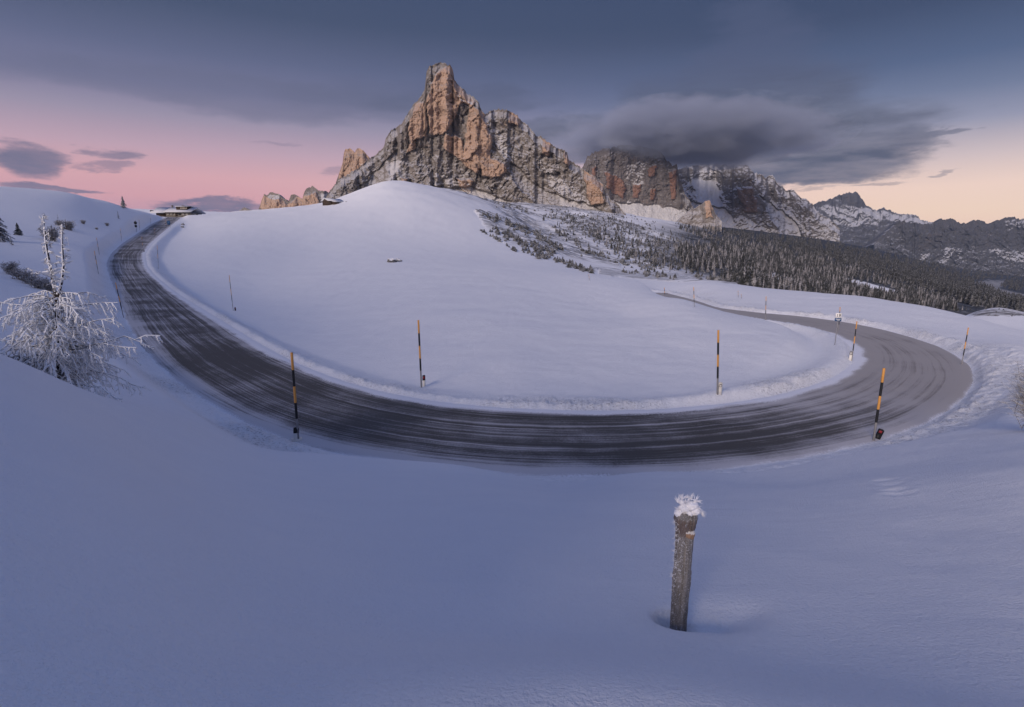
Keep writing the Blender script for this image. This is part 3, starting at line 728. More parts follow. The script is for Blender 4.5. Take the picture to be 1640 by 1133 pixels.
a = MB(); a.box((.02,.0,.03),(.18,.13,.05)); obj('foot_block', a.mesh('foot_block', M['white_plastic'], False), mk)
mk = make_marker(.45, .16, M['black'], M['black'], M['black'], .02); place(mk, 231, 404, .4); mk['label'] = 'tiny dark marker beside the narrowing road halfway up to the pass'

# ------------------------------------------------------------------ signs
def text_mesh(txt, size, mat):
    cu = bpy.data.curves.new('lettering', 'FONT'); cu.body = txt; cu.size = size; cu.align_x = 'CENTER'; cu.align_y = 'CENTER'; cu.extrude = .002; cu.offset = .004
    o = bpy.data.objects.new('lettering', cu); COL.objects.link(o)
    bpy.context.view_layer.update()
    me = bpy.data.meshes.new_from_object(o.evaluated_get(bpy.context.evaluated_depsgraph_get()))
    bpy.data.objects.remove(o); me.materials.clear(); me.materials.append(mat); return me
t_ = thing('bend_sign', 'white number sign over a blue plate on a thin post inside the bend', 'road sign')
g = place(t_, 1337, 553); H = P(1340, 501.5, g[1])[2] - g[2]
t_.rotation_euler = (0, .0, -.35)
a = MB(); a.tube([(0,0,-.1),(0,0,H*.5),(0,0,H-.02)], .028, 8); obj('post', a.mesh('post', M['grey_metal']), t_)
wp = .40
a = MB(); a.box((0,-.045,H-.2),(wp/2,.012,.19)); pl_ = obj('number_plate', a.mesh('number_plate', M['white_paint'], False), t_)
o = obj('number', text_mesh('19', .30, M['black']), pl_); o.location = (0,-.060,H-.2); o.rotation_euler = (R(90),0,0)
a = MB(); a.box((0,-.045,H-.525),(wp/2+.03,.012,.125)); bl_ = obj('blue_plate', a.mesh('blue_plate', M['blue_paint'], False), t_)
a = MB()
for kx, wx in ((-.09,.07),(.08,.09)): a.box((kx,-.059,H-.49),(wx,.001,.018))
a.box((.02,-.059,H-.56),(.1,.001,.018)); obj('small_print', a.mesh('small_print', M['white_paint'], False), bl_)

t_ = thing('traffic_sign', 'dark traffic sign seen from behind on a post left of the climbing road', 'road sign')
g = place(t_, 219, 372); H = P(218, 353, g[1])[2] - g[2]
a = MB(); a.tube([(0,0,-.2),(0,0,H*.5),(0,0,H*.99)], .05, 8); obj('post', a.mesh('post', M['grey_metal']), t_)
a = MB(); a.tube([(-.0,-.08,H*.78),(0,-.06,H*.78),(0,-.04,H*.78)], .52, 16); obj('round_plate', a.mesh('round_plate', M['black'], False), t_)
a = MB(); a.box((0,-.06,H*.50),(.38,.02,.36)); obj('lower_plate', a.mesh('lower_plate', M['black'], False), t_)
t_ = thing('blue_board', 'blue information board on two legs beside the road below the pass building', 'road sign')
g = place(t_, 271, 365); H = P(271, 354, g[1])[2] - g[2]
a = MB(); a.box((0,0,H*.72),(.55,.04,H*.28)); obj('panel', a.mesh('panel', M['blue_paint'], False), t_)
for sx in (-.35, .35):
    a = MB(); a.tube([(sx,.07,-.2),(sx,.07,H*.5),(sx,.07,H*.95)], .05, 6); obj('leg', a.mesh('leg', M['grey_metal']), t_)

# ------------------------------------------------------------------ pass building and chalet
def gable(mb, x0, x1, y0, y1, ze, zr, th, over=.6, m=0, yr=None):
    "snow-laden double pitch roof, ridge along x"
    yr = (y0+y1)/2 if yr is None else yr
    for ya, yb in ((y0-over, yr), (yr, y1+over)):
        za, zb = (ze, zr) if ya < yr and yb == yr else (zr, ze)
        p = [(x0-over, ya, za), (x1+over, ya, za), (x1+over, yb, zb), (x0-over, yb, zb)]
        mb.hexa(p + [(x, y, z+th) for x, y, z in p], m)
t_ = thing('pass_building', 'long low mountain inn with snowy roofs at the top of the road', 'building')
D0 = 262.0; o0 = P(285, 346.5, D0); t_.location = o0
K = D0/F/ray(285,340)[1]
lx = lambda px: (px-285)*K
lz = lambda py: (346.5-py)*K
a = MB(); a.box((lx(285.5), 5, (lz(341)-1)/2), (lx(305)-lx(285.5), 5, (lz(341)+1)/2)); w_ = obj('wall', a.mesh('wall', M['stone'], False), t_)
for k, px in enumerate((270, 275, 281, 288, 294, 300)):
    a = MB(); a.box((lx(px), -.03, lz(343.6)), (.55, .05, .42)); obj('window', a.mesh('window', M['glass'] if k != 3 else M['black'], False), w_)
a = MB(); a.box((lx(283), -.05, .75), (.55, .06, .8)); obj('door', a.mesh('door', M['timber'], False), t_)
a = MB(); gable(a, lx(265), lx(305), -.3, 12, lz(340.9), lz(333.0), .38, .5); rf = obj('roof', a.mesh('roof', M['roof_snow'], False), t_)
a = MB(); a.box((lx(286.5), -.72, lz(341.1)), (lx(307)-lx(286.5), .08, .14)); obj('fascia', a.mesh('fascia', M['timber'], False), rf)
a = MB(); a.box((lx(288.5), 4.6, (lz(337.0)+lz(331.4))/2), (lx(297.5)-lx(288.5), 2.6, (lz(331.4)-lz(337.0))/2)); us = obj('upper_storey', a.mesh('upper_storey', M['timber'], False), t_)
for k in range(5):
    a = MB(); a.box((lx(287.3+2.15*k), 1.96, lz(333.9)), (.22, .05, .36)); obj('window', a.mesh('window', M['plaster'], False), us)
a = MB(); gable(a, lx(280.5), lx(297.5), 1.8, 7.4, lz(331.4), lz(330.4), .22, .4); obj('upper_roof', a.mesh('upper_roof', M['roof_snow'], False), t_)
a = MB(); a.box((lx(255), 6.5, lz(342)/2-.4), (lx(264)-lx(255), 4.5, lz(341)/2+.6)); obj('side_wing_wall', a.mesh('side_wing_wall', M['timber'], False), t_)
a = MB(); gable(a, lx(241), lx(264.4), 1.0, 13, lz(341.6), lz(332.6), .38, .5); r2 = obj('side_roof', a.mesh('side_roof', M['roof_snow'], False), t_)
a = MB(); a.hexa([(lx(236.5),2,lz(338.6)),(lx(243.5),2,lz(339.8)),(lx(243.5),9,lz(339.8)),(lx(236.5),9,lz(338.6)),(lx(237),2,lz(336.6)),(lx(243.5),2,lz(338.2)),(lx(243.5),9,lz(337.2)),(lx(237),9,lz(336.4))]); obj('annex', a.mesh('annex', M['timber'], False), t_)
for px, py, y in ((265.5,329.0,6),(275.3,332.6,4.6),(283.7,329.4,5.5),(287.5,330.0,5)):
    a = MB(); a.box((lx(px), y, lz(py)-.75), (.28, .3, .85)); a.box((lx(px), y, lz(py)+.16), (.36, .38, .06)); obj('chimney', a.mesh('chimney', M['stone'], False), rf if px > 270 else r2)

t_ = thing('chalet', 'small dark wooden chalet with snowy roof on the hill shoulder below the peak', 'building')
D1 = 283.0; o1 = P(534, 326.3, D1); t_.location = o1; t_.rotation_euler = (0, 0, R(52)); K1 = D1/F/ray(534,322)[1]
qx = lambda px: (px-534)*K1
qz = lambda py: (326.3-py)*K1
a = MB(); x0, x1 = qx(524.5), qx(551); hh = qz(322.8); rr = qz(318.6)
a.hexa([(x0,0,-1),(x1,0,-1),(x1,5,-1),(x0,5,-1),(x0,0,hh),(x1,0,hh),(x1,5,hh),(x0,5,hh)])
a.hexa([(x0,0,hh),(x0+.05,0,hh),(x0+.05,5,hh),(x0,5,hh),(x0,2.4,rr),(x0+.05,2.4,rr),(x0+.05,2.6,rr),(x0,2.6,rr)])
obj('wall', a.mesh('wall', M['timber'], False), t_)
a = MB(); gable(a, x0, x1, 0, 5, hh, rr, .22, .7); rf = obj('roof', a.mesh('roof', M['roof_snow'], False), t_)
a = MB(); a.box((qx(541), 2.2, rr+.35), (.25,.25,.5)); obj('chimney', a.mesh('chimney', M['stone'], False), rf)
a = MB(); xa = qx(531); a.hexa([(xa,-2.4,-1),(qx(540),-2.4,-1),(qx(540),0,-1),(xa,0,-1),(xa,-2.4,hh*.55),(qx(540),-2.4,hh*.55),(qx(540),0,hh*.8),(xa,0,hh*.8)]); obj('porch', a.mesh('porch', M['timber'], False), t_)
a = MB(); a.hexa([(xa-.4,-2.9,hh*.56),(qx(541),-2.9,hh*.56),(qx(541),-.72,hh*.85),(xa-.4,-.72,hh*.85),(xa-.4,-2.9,hh*.56+.2),(qx(541),-2.9,hh*.56+.2),(qx(541),-.72,hh*.85+.2),(xa-.4,-.72,hh*.85+.2)]); obj('porch_roof', a.mesh('porch_roof', M['roof_snow'], False), t_)

# ------------------------------------------------------------------ boulders
def rock_mesh(name, sx, sy, sz, seed):
    bm = bmesh.new(); bmesh.ops.create_icosphere(bm, subdivisions=4, radius=1)
    V = np.array([v.co[:] for v in bm.verts])
    k = 1 + .35*fbm(V[:,0]*1.1+seed, V[:,1]*1.1, V[:,2]*1.1, 3) + .10*ridged(V[:,0]*3+seed, V[:,1]*3, V[:,2]*3, 3)
    V = V*k[:, None]*np.array((sx, sy, sz))
    for v, q in zip(bm.verts, V): v.co = q
    me = bpy.data.meshes.new(name); bm.to_mesh(me); bm.free(); me.materials.append(M['boulder']); return me
for px, py, s, sd, lab in ((628,420,(.95,.9,.55),1.2,'dark boulder half buried in the white crest, largest of the little outcrop'),(634,418.5,(1.0,.9,.42),5.1,'snow-capped boulder just right of the largest one on the white crest'),
    (639.5,419,(.55,.5,.35),8.3,'smallest boulder at the right end of the outcrop on the white crest'),(292,364.5,(.55,.5,.45),3.3,'small dark stone in the snow right of the blue board, lower one'),(293,360.5,(.5,.5,.5),9.3,'small dark stone in the snow right of the blue board, upper one')):
    o = obj('boulder', rock_mesh('boulder', *s, sd), label=lab, category='boulder'); g = ground(px, py); o.location = (g[0], g[1], g[2]+s[2]*.35)
tw = thing('stone_wall', 'low dark stone wall running right of the small chalet', 'wall', group='x'); del tw['group']
g = P(563, 325, 284); tw.location = g
a = MB()
for k in range(12):
    a.box((-2.6+.62*k, .3*math.sin(k*1.7), .12+.10*math.sin(k*2.3)), (.42, .4, .35+.12*math.cos(k*1.3)))
obj('stones', a.mesh('stones', M['stone'], False), tw)

# ------------------------------------------------------------------ weathered post
t_ = thing('wooden_post', 'weathered grey wooden post capped with hoar frost, standing in the foreground snow', 'post')
base = Vector((PB[0], PB[1], zat(PB[0], PB[1]) - .02)); topP = Vector(P(1099.5, 815, PD)); t_.location = base
ax = topP - base; hgt = ax.length
nr, ns = 130, 72
tt = np.linspace(-.12, 1, nr)[:, None]; th = np.linspace(0, 2*math.pi, ns, endpoint=False)[None, :]
rad = np.interp(tt, [-.12, 0, .35, .52, .56, .62, .8, .88, .93, 1.0], [.052, .052, .052, .056, .058, .053, .054, .058, .070, .068])
cx_, sx_ = np.cos(th), np.sin(th)
zz_ = tt*hgt
rr_ = rad * (1 + .055*ridged(cx_*2.4, sx_*2.4, zz_*1.3, 3) - .03 + .035*fbm(cx_*5, sx_*5, zz_*22, 3) + .05*fbm(cx_*1.2, sx_*1.2, zz_*5, 2) + .05*np.maximum(0, ridged(cx_*2+9, sx_*2, zz_*9, 3)-.4))
crack = np.maximum(0, ridged(cx_*3.3+4, sx_*3.3, zz_*.9+2, 1) - .86)/.14
rr_ = rr_*(1 - .24*crack)
zj = zz_ + (tt > .96)*.0
topcut = .035*fbm(cx_*2, sx_*2, 3.0, 2) - .015*sx_
zz2 = np.minimum(np.broadcast_to(zz_, rr_.shape), hgt - .03 + topcut)
axis = np.array(ax)[None, None, :]*(zz2/hgt)[..., None]
Vp = axis + np.stack([rr_*cx_, rr_*sx_, 0*rr_], -1)
Vp = np.concatenate([Vp, (Vp[-1:]*.45 + np.mean(Vp[-1:], axis=1, keepdims=True)*.55) - np.array((0, 0, .012)), np.repeat(np.mean(Vp[-1:], axis=1, keepdims=True), ns, 1) - np.array((0,0,.02))], 0)
m, t, b = material('weathered_wood'); M['wood'] = m
oc = t.n('ShaderNodeTexCoord').outputs['Object']
fib = t.noise(t.scale(oc, (60, 60, 5)), 1.0, 6.0, .7); pat = t.noise(t.scale(oc, (1, 1, .6)), 16.0, 5.0, .65); spk = t.noise(oc, 120.0, 3.0, .7)
cw = t.ramp(fib, [(.22, (.06, .055, .052)), (.45, (.20, .187, .18)), (.75, (.34, .32, .31))])
cw = t.mix(t.step(pat, .45, .68), cw, t.mix(fib, (.09, .082, .078), (.24, .225, .21)))
cw = t.mix(t.math('MULTIPLY', t.step(spk, .53, .66), .75), cw, (.55, .56, .60))
zc = t.n('ShaderNodeSeparateXYZ', {0: oc}).outputs[2]
redm = t.math('MULTIPLY', t.math('MULTIPLY', t.step(zc, .83*hgt, .86*hgt), t.step(zc, .965*hgt, .94*hgt)), t.step(fib, .40, .52))
cw = t.mix(t.math('MULTIPLY', redm, .6), cw, (.10, .055, .045))
setc(t, b, cw, .9, t.bump(t.math('ADD', fib, t.math('MULTIPLY', pat, .8)), .9, .012))
obj('shaft', new_mesh('shaft', Vp.reshape(-1, 3), grid_faces(nr+2, ns, True), M['wood']), t_)
M['frost'] = plain('hoar_frost', (.84, .85, .90), .6, .05, 30)
def spikes(mb, c, n, L, r, dirbias, rs):
    for _ in range(n):
        d = np.array([rs.gauss(0, 1), rs.gauss(0, 1), rs.gauss(0, 1)]) + np.array(dirbias); d /= np.linalg.norm(d)
        l = L*rs.uniform(.4, 1.25); s0 = np.array(c) - d*.006
        bend = np.array([rs.gauss(0, .15), rs.gauss(0, .15), rs.gauss(0, .1)])
        mb.tube([s0, s0 + d*l*.55, s0 + (d+bend*.4)*l], [r, r*.75, r*.12], 4, cap=False)
rs = random.Random(5)
def pw(px, py, dd=0.0): return np.array(P(px, py, PD - dd)) - np.array(base)
def lump(mb, c, r, seed, sq=(1, 1, .85)):
    bm = bmesh.new(); bmesh.ops.create_icosphere(bm, subdivisions=4, radius=1)
    V = np.array([v.co[:] for v in bm.verts]); tri = np.array([[v.index for v in f.verts] for f in bm.faces]); bm.free()
    k = 1 + .32*fbm(V[:,0]*1.5+seed, V[:,1]*1.5, V[:,2]*1.5, 3) + .13*ridged(V[:,0]*5+seed, V[:,1]*5, V[:,2]*5, 2)
    V = V*k[:, None]*r*np.array(sq) + np.array(c)
    mb.add(V, np.column_stack([tri, tri[:, 2]]) if False else np.array([(q[0], q[1], q[2], q[2]) for q in tri]))
a = MB(); LUMPS = [(1087,822,.034,1.0),(1096,814,.040,2.2),(1108,810,.043,3.1),(1114,819,.033,4.7),(1091,804,.022,6.1),(1102,823,.034,7.9)]
lv, lf, n0 = [], [], 0
for px, py, r, sd in LUMPS:
    bm = bmesh.new(); bmesh.ops.create_icosphere(bm, subdivisions=4, radius=1)
    V = np.array([v.co[:] for v in bm.verts]); tri = np.array([[v.index for v in f.verts] for f in bm.faces]); bm.free()
    k = 1 + .22*fbm(V[:,0]*1.5+sd, V[:,1]*1.5, V[:,2]*1.5, 2) + .05*ridged(V[:,0]*5+sd, V[:,1]*5, V[:,2]*5, 2)
    lv.append(V*k[:, None]*r*np.array((.86, .86, .72)) + pw(px, py, rs.uniform(-.02, .03))); lf.append(tri + n0); n0 += len(V)
cap_o = obj('frost_cap', new_mesh('frost_cap', np.vstack(lv), np.vstack(lf), M['frost']), t_)
a = MB()
for px, py, n, L, db in ((1089,804,16,.040,(-.3,-.3,1.6)),(1094,799,12,.034,(0,-.3,1.6)),(1107,800,24,.042,(.2,-.3,1.5)),(1114,806,26,.042,(1.2,-.3,.5)),(1118,816,26,.042,(1.5,-.4,-.3)),(1113,823,16,.03,(1.1,-.8,-.9)),(1100,806,24,.028,(0,-.7,1.0)),(1084,818,22,.026,(-1.1,-.5,.4)),(1095,815,22,.022,(0,-1,.3))):
    for q in range(3):
        spikes(a, pw(px + rs.uniform(-4, 4), py + rs.uniform(-4, 4), rs.uniform(.0, .04)), n//3 + 2, L*1.15, .0034, db, rs)
for _ in range(170):
    f = rs.random()**.6; h_ = hgt*(.18 + .76*f)
    an = rs.gauss(math.pi*1.08, .55); r0 = float(np.interp(h_/hgt, tt[:, 0], rad[:, 0]))
    c0 = np.array(ax)*h_/hgt + np.array((math.cos(an)*r0, math.sin(an)*r0, 0))
    spikes(a, c0, 1,   .034 if f > .5 else .022, .0019, (math.cos(an)*1.8, math.sin(an)*1.8, .1), rs)
for py, n in ((858,34),(925,24),(938,10),(868,12)):
    for _ in range(n):
        an = rs.uniform(math.pi*.95, math.pi*2.05); hh_ = (pw(1095, py)[2] + rs.uniform(-.006, .006)); r0 = float(np.interp(hh_/hgt, tt[:, 0], rad[:, 0]))
        c0 = np.array(ax)*hh_/hgt + np.array((math.cos(an)*r0, math.sin(an)*r0, 0)); spikes(a, c0, 1, .013, .0024, (math.cos(an), math.sin(an), 1), rs)
obj('frost_needles', a.mesh('frost_needles', M['frost']), t_)
bm = bmesh.new(); bmesh.ops.create_icosphere(bm, subdivisions=4, radius=1)
V = np.array([v.co[:] for v in bm.verts]); tri = np.array([[v.index for v in f.verts] for f in bm.faces]); bm.free()
k = 1 + .22*fbm(V[:,0]*1.6+3, V[:,1]*1.6, V[:,2]*1.6, 3); V = V*k[:, None]*np.array((.034, .024, .040))
m, t, b = material('cut_knot'); oc = t.n('ShaderNodeTexCoord').outputs['Object']; nn = t.noise(oc, 60.0, 4.0, .7); zz3 = t.n('ShaderNodeSeparateXYZ', {0: oc}).outputs[2]
setc(t, b, t.mix(t.step(t.math('ADD', zz3, t.math('MULTIPLY', t.math('SUBTRACT', nn, .5), .07)), .004, .016), t.mix(nn, (.20, .12, .075), (.44, .29, .19)), (.62, .60, .58)), .8)
ko = obj('knot', new_mesh('knot', V, tri, m), t_); c0 = pw(1104, 850); axp = np.array(ax)*(c0[2]/hgt); ko.location = axp + np.array((.016, -.040, 0))

# ------------------------------------------------------------------ trees and bushes
def perp(d, rs):
    q = np.array([rs.gauss(0,1), rs.gauss(0,1), rs.gauss(0,1)]); q -= d*np.dot(q, d); return q/np.linalg.norm(q)
def gen_branch(core, rime, p0, az, L, up, droop, rs, thick, sub_gap, sub_len, rimed=1.0, tert=6, hang=1.0):
    n = 9; tb = np.linspace(0, 1, n); d = np.array((math.cos(az), math.sin(az), 0)); s = np.array((-d[1], d[0], 0))
    wob = np.cumsum([rs.gauss(0, .07) for _ in range(n)])*L*.5; kink = np.cumsum([rs.gauss(0, .022) for _ in range(n)])*L
    pts = p0 + np.outer(tb*L, d) + np.outer(wob, s) + np.outer(L*(up*tb - droop*tb**2) + kink, (0,0,1))
    core.tube(pts, np.linspace(thick, thick*.25, n), 5, cap=False)
    # rime sits along the upper side
    rime.tube(pts[2:] + np.array((0,0,thick*.5)), [thick*.55*rs.uniform(.5, 1.3)*rimed + .003 for _ in range(n-2)], 4, cap=False)
    k = int(L*.9/sub_gap)
    for i in range(k):
        f = .12 + .88*(i + rs.random()*.8)/max(k, 1); f = min(f, 1)
        q = np.array([np.interp(f, tb, pts[:, c_]) for c_ in range(3)])
        sd = 1 if i % 2 else -1
        if rs.random() < .18: continue
        l = sub_len*(1.2 - .7*f)*rs.choice((.4, .7, .9, 1.1, 1.45))*rs.uniform(.8, 1.2)
        dirn = d*rs.uniform(-.05, .8) + s*sd*rs.uniform(.0, .9) + np.array((0, 0, -rs.uniform(-.1, 1.5)*hang)); dirn /= np.linalg.norm(dirn)
        m_ = 5; tq = np.linspace(0, 1, m_)
        sp = q + np.outer(tq*l, dirn) + np.outer(-.35*l*tq**2*hang, (0,0,1)) + np.array([[rs.gauss(0, .02*l) for _ in range(3)] for _ in range(m_)])
        r0 = .0105*rimed + .0035
        rime.tube(sp, [r0*rs.uniform(.7, 1.6)*(1-.5*x) for x in tq], 4, cap=True)
        for j in range(tert):
            f2 = rs.uniform(.15, 1); q2 = np.array([np.interp(f2, tq, sp[:, c_]) for c_ in range(3)])
            d2 = dirn*.4 + perp(dirn, rs)*.8 + np.array((0,0,-.35*hang)); d2 /= np.linalg.norm(d2)
            l2 = l*rs.uniform(.10, .32)
            rime.tube([q2, q2 + d2*l2*.5, q2 + d2*l2 + np.array((0,0,-.1*l2))], [r0*.75, r0*rs.uniform(.6, 1.1), r0*.35], 3, cap=False)
# the hoar-frosted larch
rs = random.Random(21)
tl = thing('frosted_larch', 'young larch thick with hoar frost and two thin leaders on the left slope', 'tree')
TD = 12.0; tb0 = P(90, 622, TD); tb0[2] = zat(tb0[0], tb0[1]) - .05; tl.location = tb0
def lw(px, py, dd=0.0): return np.array(P(px, py, TD+dd)) - tb0
trunk = MB(); limbs = MB(); rime = MB()
tp = [np.zeros(3), lw(89, 585), lw(91, 550), lw(92, 515), lw(91, 484), lw(84, 448)]
trunk.tube(tp, [.062, .055, .048, .040, .034, .028], 9)
l1 = [lw(84, 448), lw(80, 425), lw(75, 398), lw(72, 372), lw(69.5, 345)]; trunk.tube(l1, [.028, .024, .018, .012, .006], 7)
l2 = [lw(91, 484), lw(99, 452), lw(102, 425), lw(100, 395), lw(100, 360)]; trunk.tube(l2, [.028, .024, .019, .013, .006], 7)
for path, r_ in ((l1, .017), (l2, .017)):
    pp = np.array(path); tq = np.linspace(0, 1, 40); q = np.stack([np.interp(tq, np.linspace(0, 1, len(pp)), pp[:, c_]) for c_ in range(3)], 1)
    rime.tube(q[5:] + np.array((-.006,-.012,.004)), [r_*rs.uniform(.75, 1.35)*(1-.4*x) for x in tq[5:]], 5)
    for i in range(0, 40):
        if rs.random() < .85:
            an = rs.uniform(0, 6.28); L = rs.uniform(.05, .20)*(1 if rs.random() < .85 else 2.2)*(1.2 - tq[i])
            e = q[i] + np.array((math.cos(an)*L, math.sin(an)*L, rs.uniform(-.3, .5)*L)); rime.tube([q[i], (q[i]+e)/2 + np.array((0,0,.01)), e], [.016, .014*rs.uniform(.7,1.3), .006], 4)
            for _ in range(3): rime.tube([e, e + np.array((rs.gauss(0,.03), rs.gauss(0,.03), rs.gauss(-.01,.03))), e + np.array((rs.gauss(0,.05), rs.gauss(0,.05), rs.gauss(-.02,.05)))], [.012, .010, .004], 3, cap=False)
            if i < 16: rime.tube([q[i], q[i] + (e-q[i])*.4, q[i] + (e-q[i])*.6], [.03, .024, .01], 5)
# hanging whorls of branches
Ht = lw(91, 484)[2]
SPEC = []
nbr = 86
for i in range(nbr):
    f = (i + rs.random())/nbr; h = .12 + (Ht + .18 - .12)*f
    az = i*2.399 + rs.gauss(0, .25); L = (1.65 - .95*f)*rs.uniform(.55, 1.2)
    SPEC.append((h, az, L, .22 + .30*f, .50 + .10*rs.random()))
SPEC += [(.62, .08, 2.25, .34, .18), (.95, .25, 1.75, .30, .20), (1.45, -.1, 1.45, .32, .22), (1.75, .3, 1.2, .42, .28), (.35, -.25, 1.9, .10, .22), (1.9, 3.3, 1.3, .10, .03), (1.2, 3.0, 1.35, .18, .10), (.75, 3.25, 1.4, .15, .12), (.45, 3.5, 1.5, .15, .2), (1.55, 2.8, 1.2, .15, .3)]
for h, az, L, up, dr in SPEC:
    f = min(1, h/tp[-1][2]); zc_ = np.array([v[2] for v in tp]); p0 = np.array([np.interp(h, zc_, [v[c_] for v in tp]) for c_ in range(3)])
    gen_branch(limbs, rime, p0, az, L, up, dr, rs, .015, .066, .36, 1.15, 8, 1.0)
obj('trunk', trunk.mesh('trunk', M['larch_bark']), tl)
obj('crown', limbs.mesh('crown', M['larch_bark']), tl)
obj('hoar_frost', rime.mesh('hoar_frost', M['rime']), tl)

def bush(name, n, h, w, rs, mat, sub=7, r=.012):
    mb = MB()
    for i in range(n):
        an = rs.uniform(0, 6.28); b0 = np.array((rs.gauss(0, .22*w), rs.gauss(0, .22*w), -.05)); lean = rs.uniform(.1, .9)*w
        L = h*rs.uniform(.55, 1.1); d = np.array((math.cos(an)*lean, math.sin(an)*lean, L))
        tq = np.linspace(0, 1, 5); pts = b0 + np.outer(tq, d) + np.outer(tq**2, (0, 0, -.15*L)) + np.array([[rs.gauss(0, .03*h) for _ in range(3)] for _ in tq])
        mb.tube(pts, np.linspace(r, r*.5, 5), 4, cap=False)
        for j in range(sub):
            f = rs.uniform(.25, 1); q = np.array([np.interp(f, tq, pts[:, c_]) for c_ in range(3)]); dd = np.array((rs.gauss(0, 1), rs.gauss(0, 1), rs.uniform(-.2, 1))); dd /= np.linalg.norm(dd)
            l = h*rs.uniform(.10, .32); mb.tube([q, q + dd*l*.55, q + dd*l], [r*.7, r*.7, r*.3], 3, cap=False)
    return mb.mesh(name, mat)
rs = random.Random(3)
bm_a = bush('frosted_bush', 60, 1.25, .75, rs, M['twig'], 9, .020); bm_b = bush('frosted_bush', 60, 1.1, .9, rs, M['twig'], 9, .020)
def put(o, px, py, sc=1.0, dz=0.0, dmin=0):
    g = ground(px, py, dmin); o.location = (g[0], g[1], g[2]+dz); o.rotation_euler = (0, 0, random.uniform(0, 6.28)); o.scale = (sc,)*3; return g
for k, (px, py, sc, lab) in enumerate(((17,440,1.15,'frosted bush at the upper left end of the bush row behind the larch'),(33,448,1.1,'second frosted bush of the row, counting from its upper left end'),(48,455,1.05,'third frosted bush of the row, counting from its upper left end'),
        (62,462,1.1,'frosted bush in the row where it meets the larch branches'),(80,466,.9,'frosted bush of the row hidden in the larch crown'))):
    o = obj('frosted_bush', (bm_a, bm_b)[k % 2], label=lab, category='bush', group='row of frosted bushes behind the larch'); put(o, px, py, sc)
for px, py, sc, lab in ((110,369,2.0,'round greyish bush alone on the upper left slope'),(95,362,1.3,'low bush touching the round greyish bush on the upper left slope'),(82,386,2.2,'dark leafy bush seen between the two larch leaders'),(134,359,.9,'tiny twiggy bush right of the round greyish bush'),(155,368,.55,'tiniest dark tuft on the slope left of the road top'),
        (172,362,.8,'sparse frosted tuft on the bank above the leaning poles')):
    o = obj('slope_bush', (bm_a, bm_b)[int(px) % 2], label=lab, category='bush'); put(o, px, py, sc)
o = obj('willow_bush', bush('willow_bush', 170, 1.9, .62, rs, M['twig'], 13, .008), label='bare brownish willow bush cut off by the edge beside the snow bank', category='bush'); g = ground(1664, 690); o.location = g
rs = random.Random(8)
o = thing('low_brush', 'dark bare brush half buried in snow under the frosted larch', 'bush'); 
o2 = obj('twigs', bush('twigs', 60, .55, 1.0, rs, M['twig'], 8, .010), o); g = P(70, 604, 12.0); o.location = (g[0], g[1], zat(g[0], g[1]))
o = thing('low_brush', 'dark bare brush poking over the snow edge at the far left of the larch', 'bush')
o2 = obj('twigs', bush('twigs', 50, .6, 1.0, rs, M['twig'], 8, .010), o); g = P(15, 580, 11.5); o.location = (g[0], g[1], zat(g[0], g[1]))

def conifer(h, w, nb, rs, mat_needles, kind='full', r=.02):
    tr = MB(); cr = MB()
    tr.tube([(0,0,-.2), (0,0,h*.5), (0,0,h)], [h*.018, h*.012, h*.003], 6)
    for i in range(nb):
        f = (i + rs.random())/nb; z = h*(.06 + .92*f); an = i*2.4 + rs.gauss(0, .4); L = w*(1-f)**.85*rs.uniform(.6, 1.15) + .05*w
        d = np.array((math.cos(an), math.sin(an), 0)); tq = np.linspace(0, 1, 4); pts = np.array((0,0,z)) + np.outer(tq*L, d) + np.outer(L*(.1*tq - .5*tq**2), (0,0,1))
        cr.tube(pts, [r*2.6, r*2.6, r*1.8, r*.5], 4, cap=False)
        for j in range(6):
            f2 = rs.uniform(.15, 1); q = np.array([np.interp(f2, tq, pts[:, c_]) for c_ in range(3)]); dd = d*.5 + np.array((-d[1], d[0], 0))*rs.uniform(-1, 1) + np.array((0,0,-.45)); l = L*rs.uniform(.15, .4)
            cr.tube([q, q + dd*l*.5, q + dd*l], [r*1.8, r*1.8, r*.4], 3, cap=False)
    return tr.mesh('trunk', M['larch_bark']), cr.mesh('crown', mat_needles)
rs = random.Random(14)
def tree(name, label, px, py, top, h, w, nb, mat, r, rs=rs):
    t = thing(name, label, 'tree'); g = ground(px, py); H = (P(px, top, g[1])[2] - g[2]); k = H/h
    a, b_ = conifer(h, w, nb, rs, mat, r=r); obj('trunk', a, t); obj('crown', b_, t); t.location = g; t.scale = (k,)*3
tree('frosted_conifer', 'tall frosted conifer cut off at the outer edge of the left slope', -4, 386, 328, 6, 2.2, 130, M['needles_white'], .05)
tree('small_spruce', 'small dark green spruce on the upper left slope', 30, 377, 357, 2.2, .75, 60, M['needles'], .03)
tree('sapling', 'thin grey sapling just below the small dark spruce', 19, 393, 377, 1.8, .42, 26, M['needles_white'], .018)
tree('skyline_larch', 'rime-white larch alone on the skyline above the climbing road', 198, 334, 314, 4.5, 1.2, 60, M['needles_white'], .05)
tree('sapling', 'bare frosted sapling on the slope below the skyline larch', 190, 351, 338, 2.6, .5, 22, M['needles_white'], .03)
tree('sapling', 'thin stem standing above the round greyish bush', 93, 352, 342, 2.2, .25, 10, M['needles'], .025)
tree('sapling', 'frosted sapling right behind the dark bush between the larch leaders', 86, 384, 360, 3.2, .5, 24, M['needles'], .03)
tree('building_larch', 'leafless frosted tree standing before the left roof of the pass building', 261.5, 347, 335.5, 3.6, .8, 40, M['needles_white'], .06)
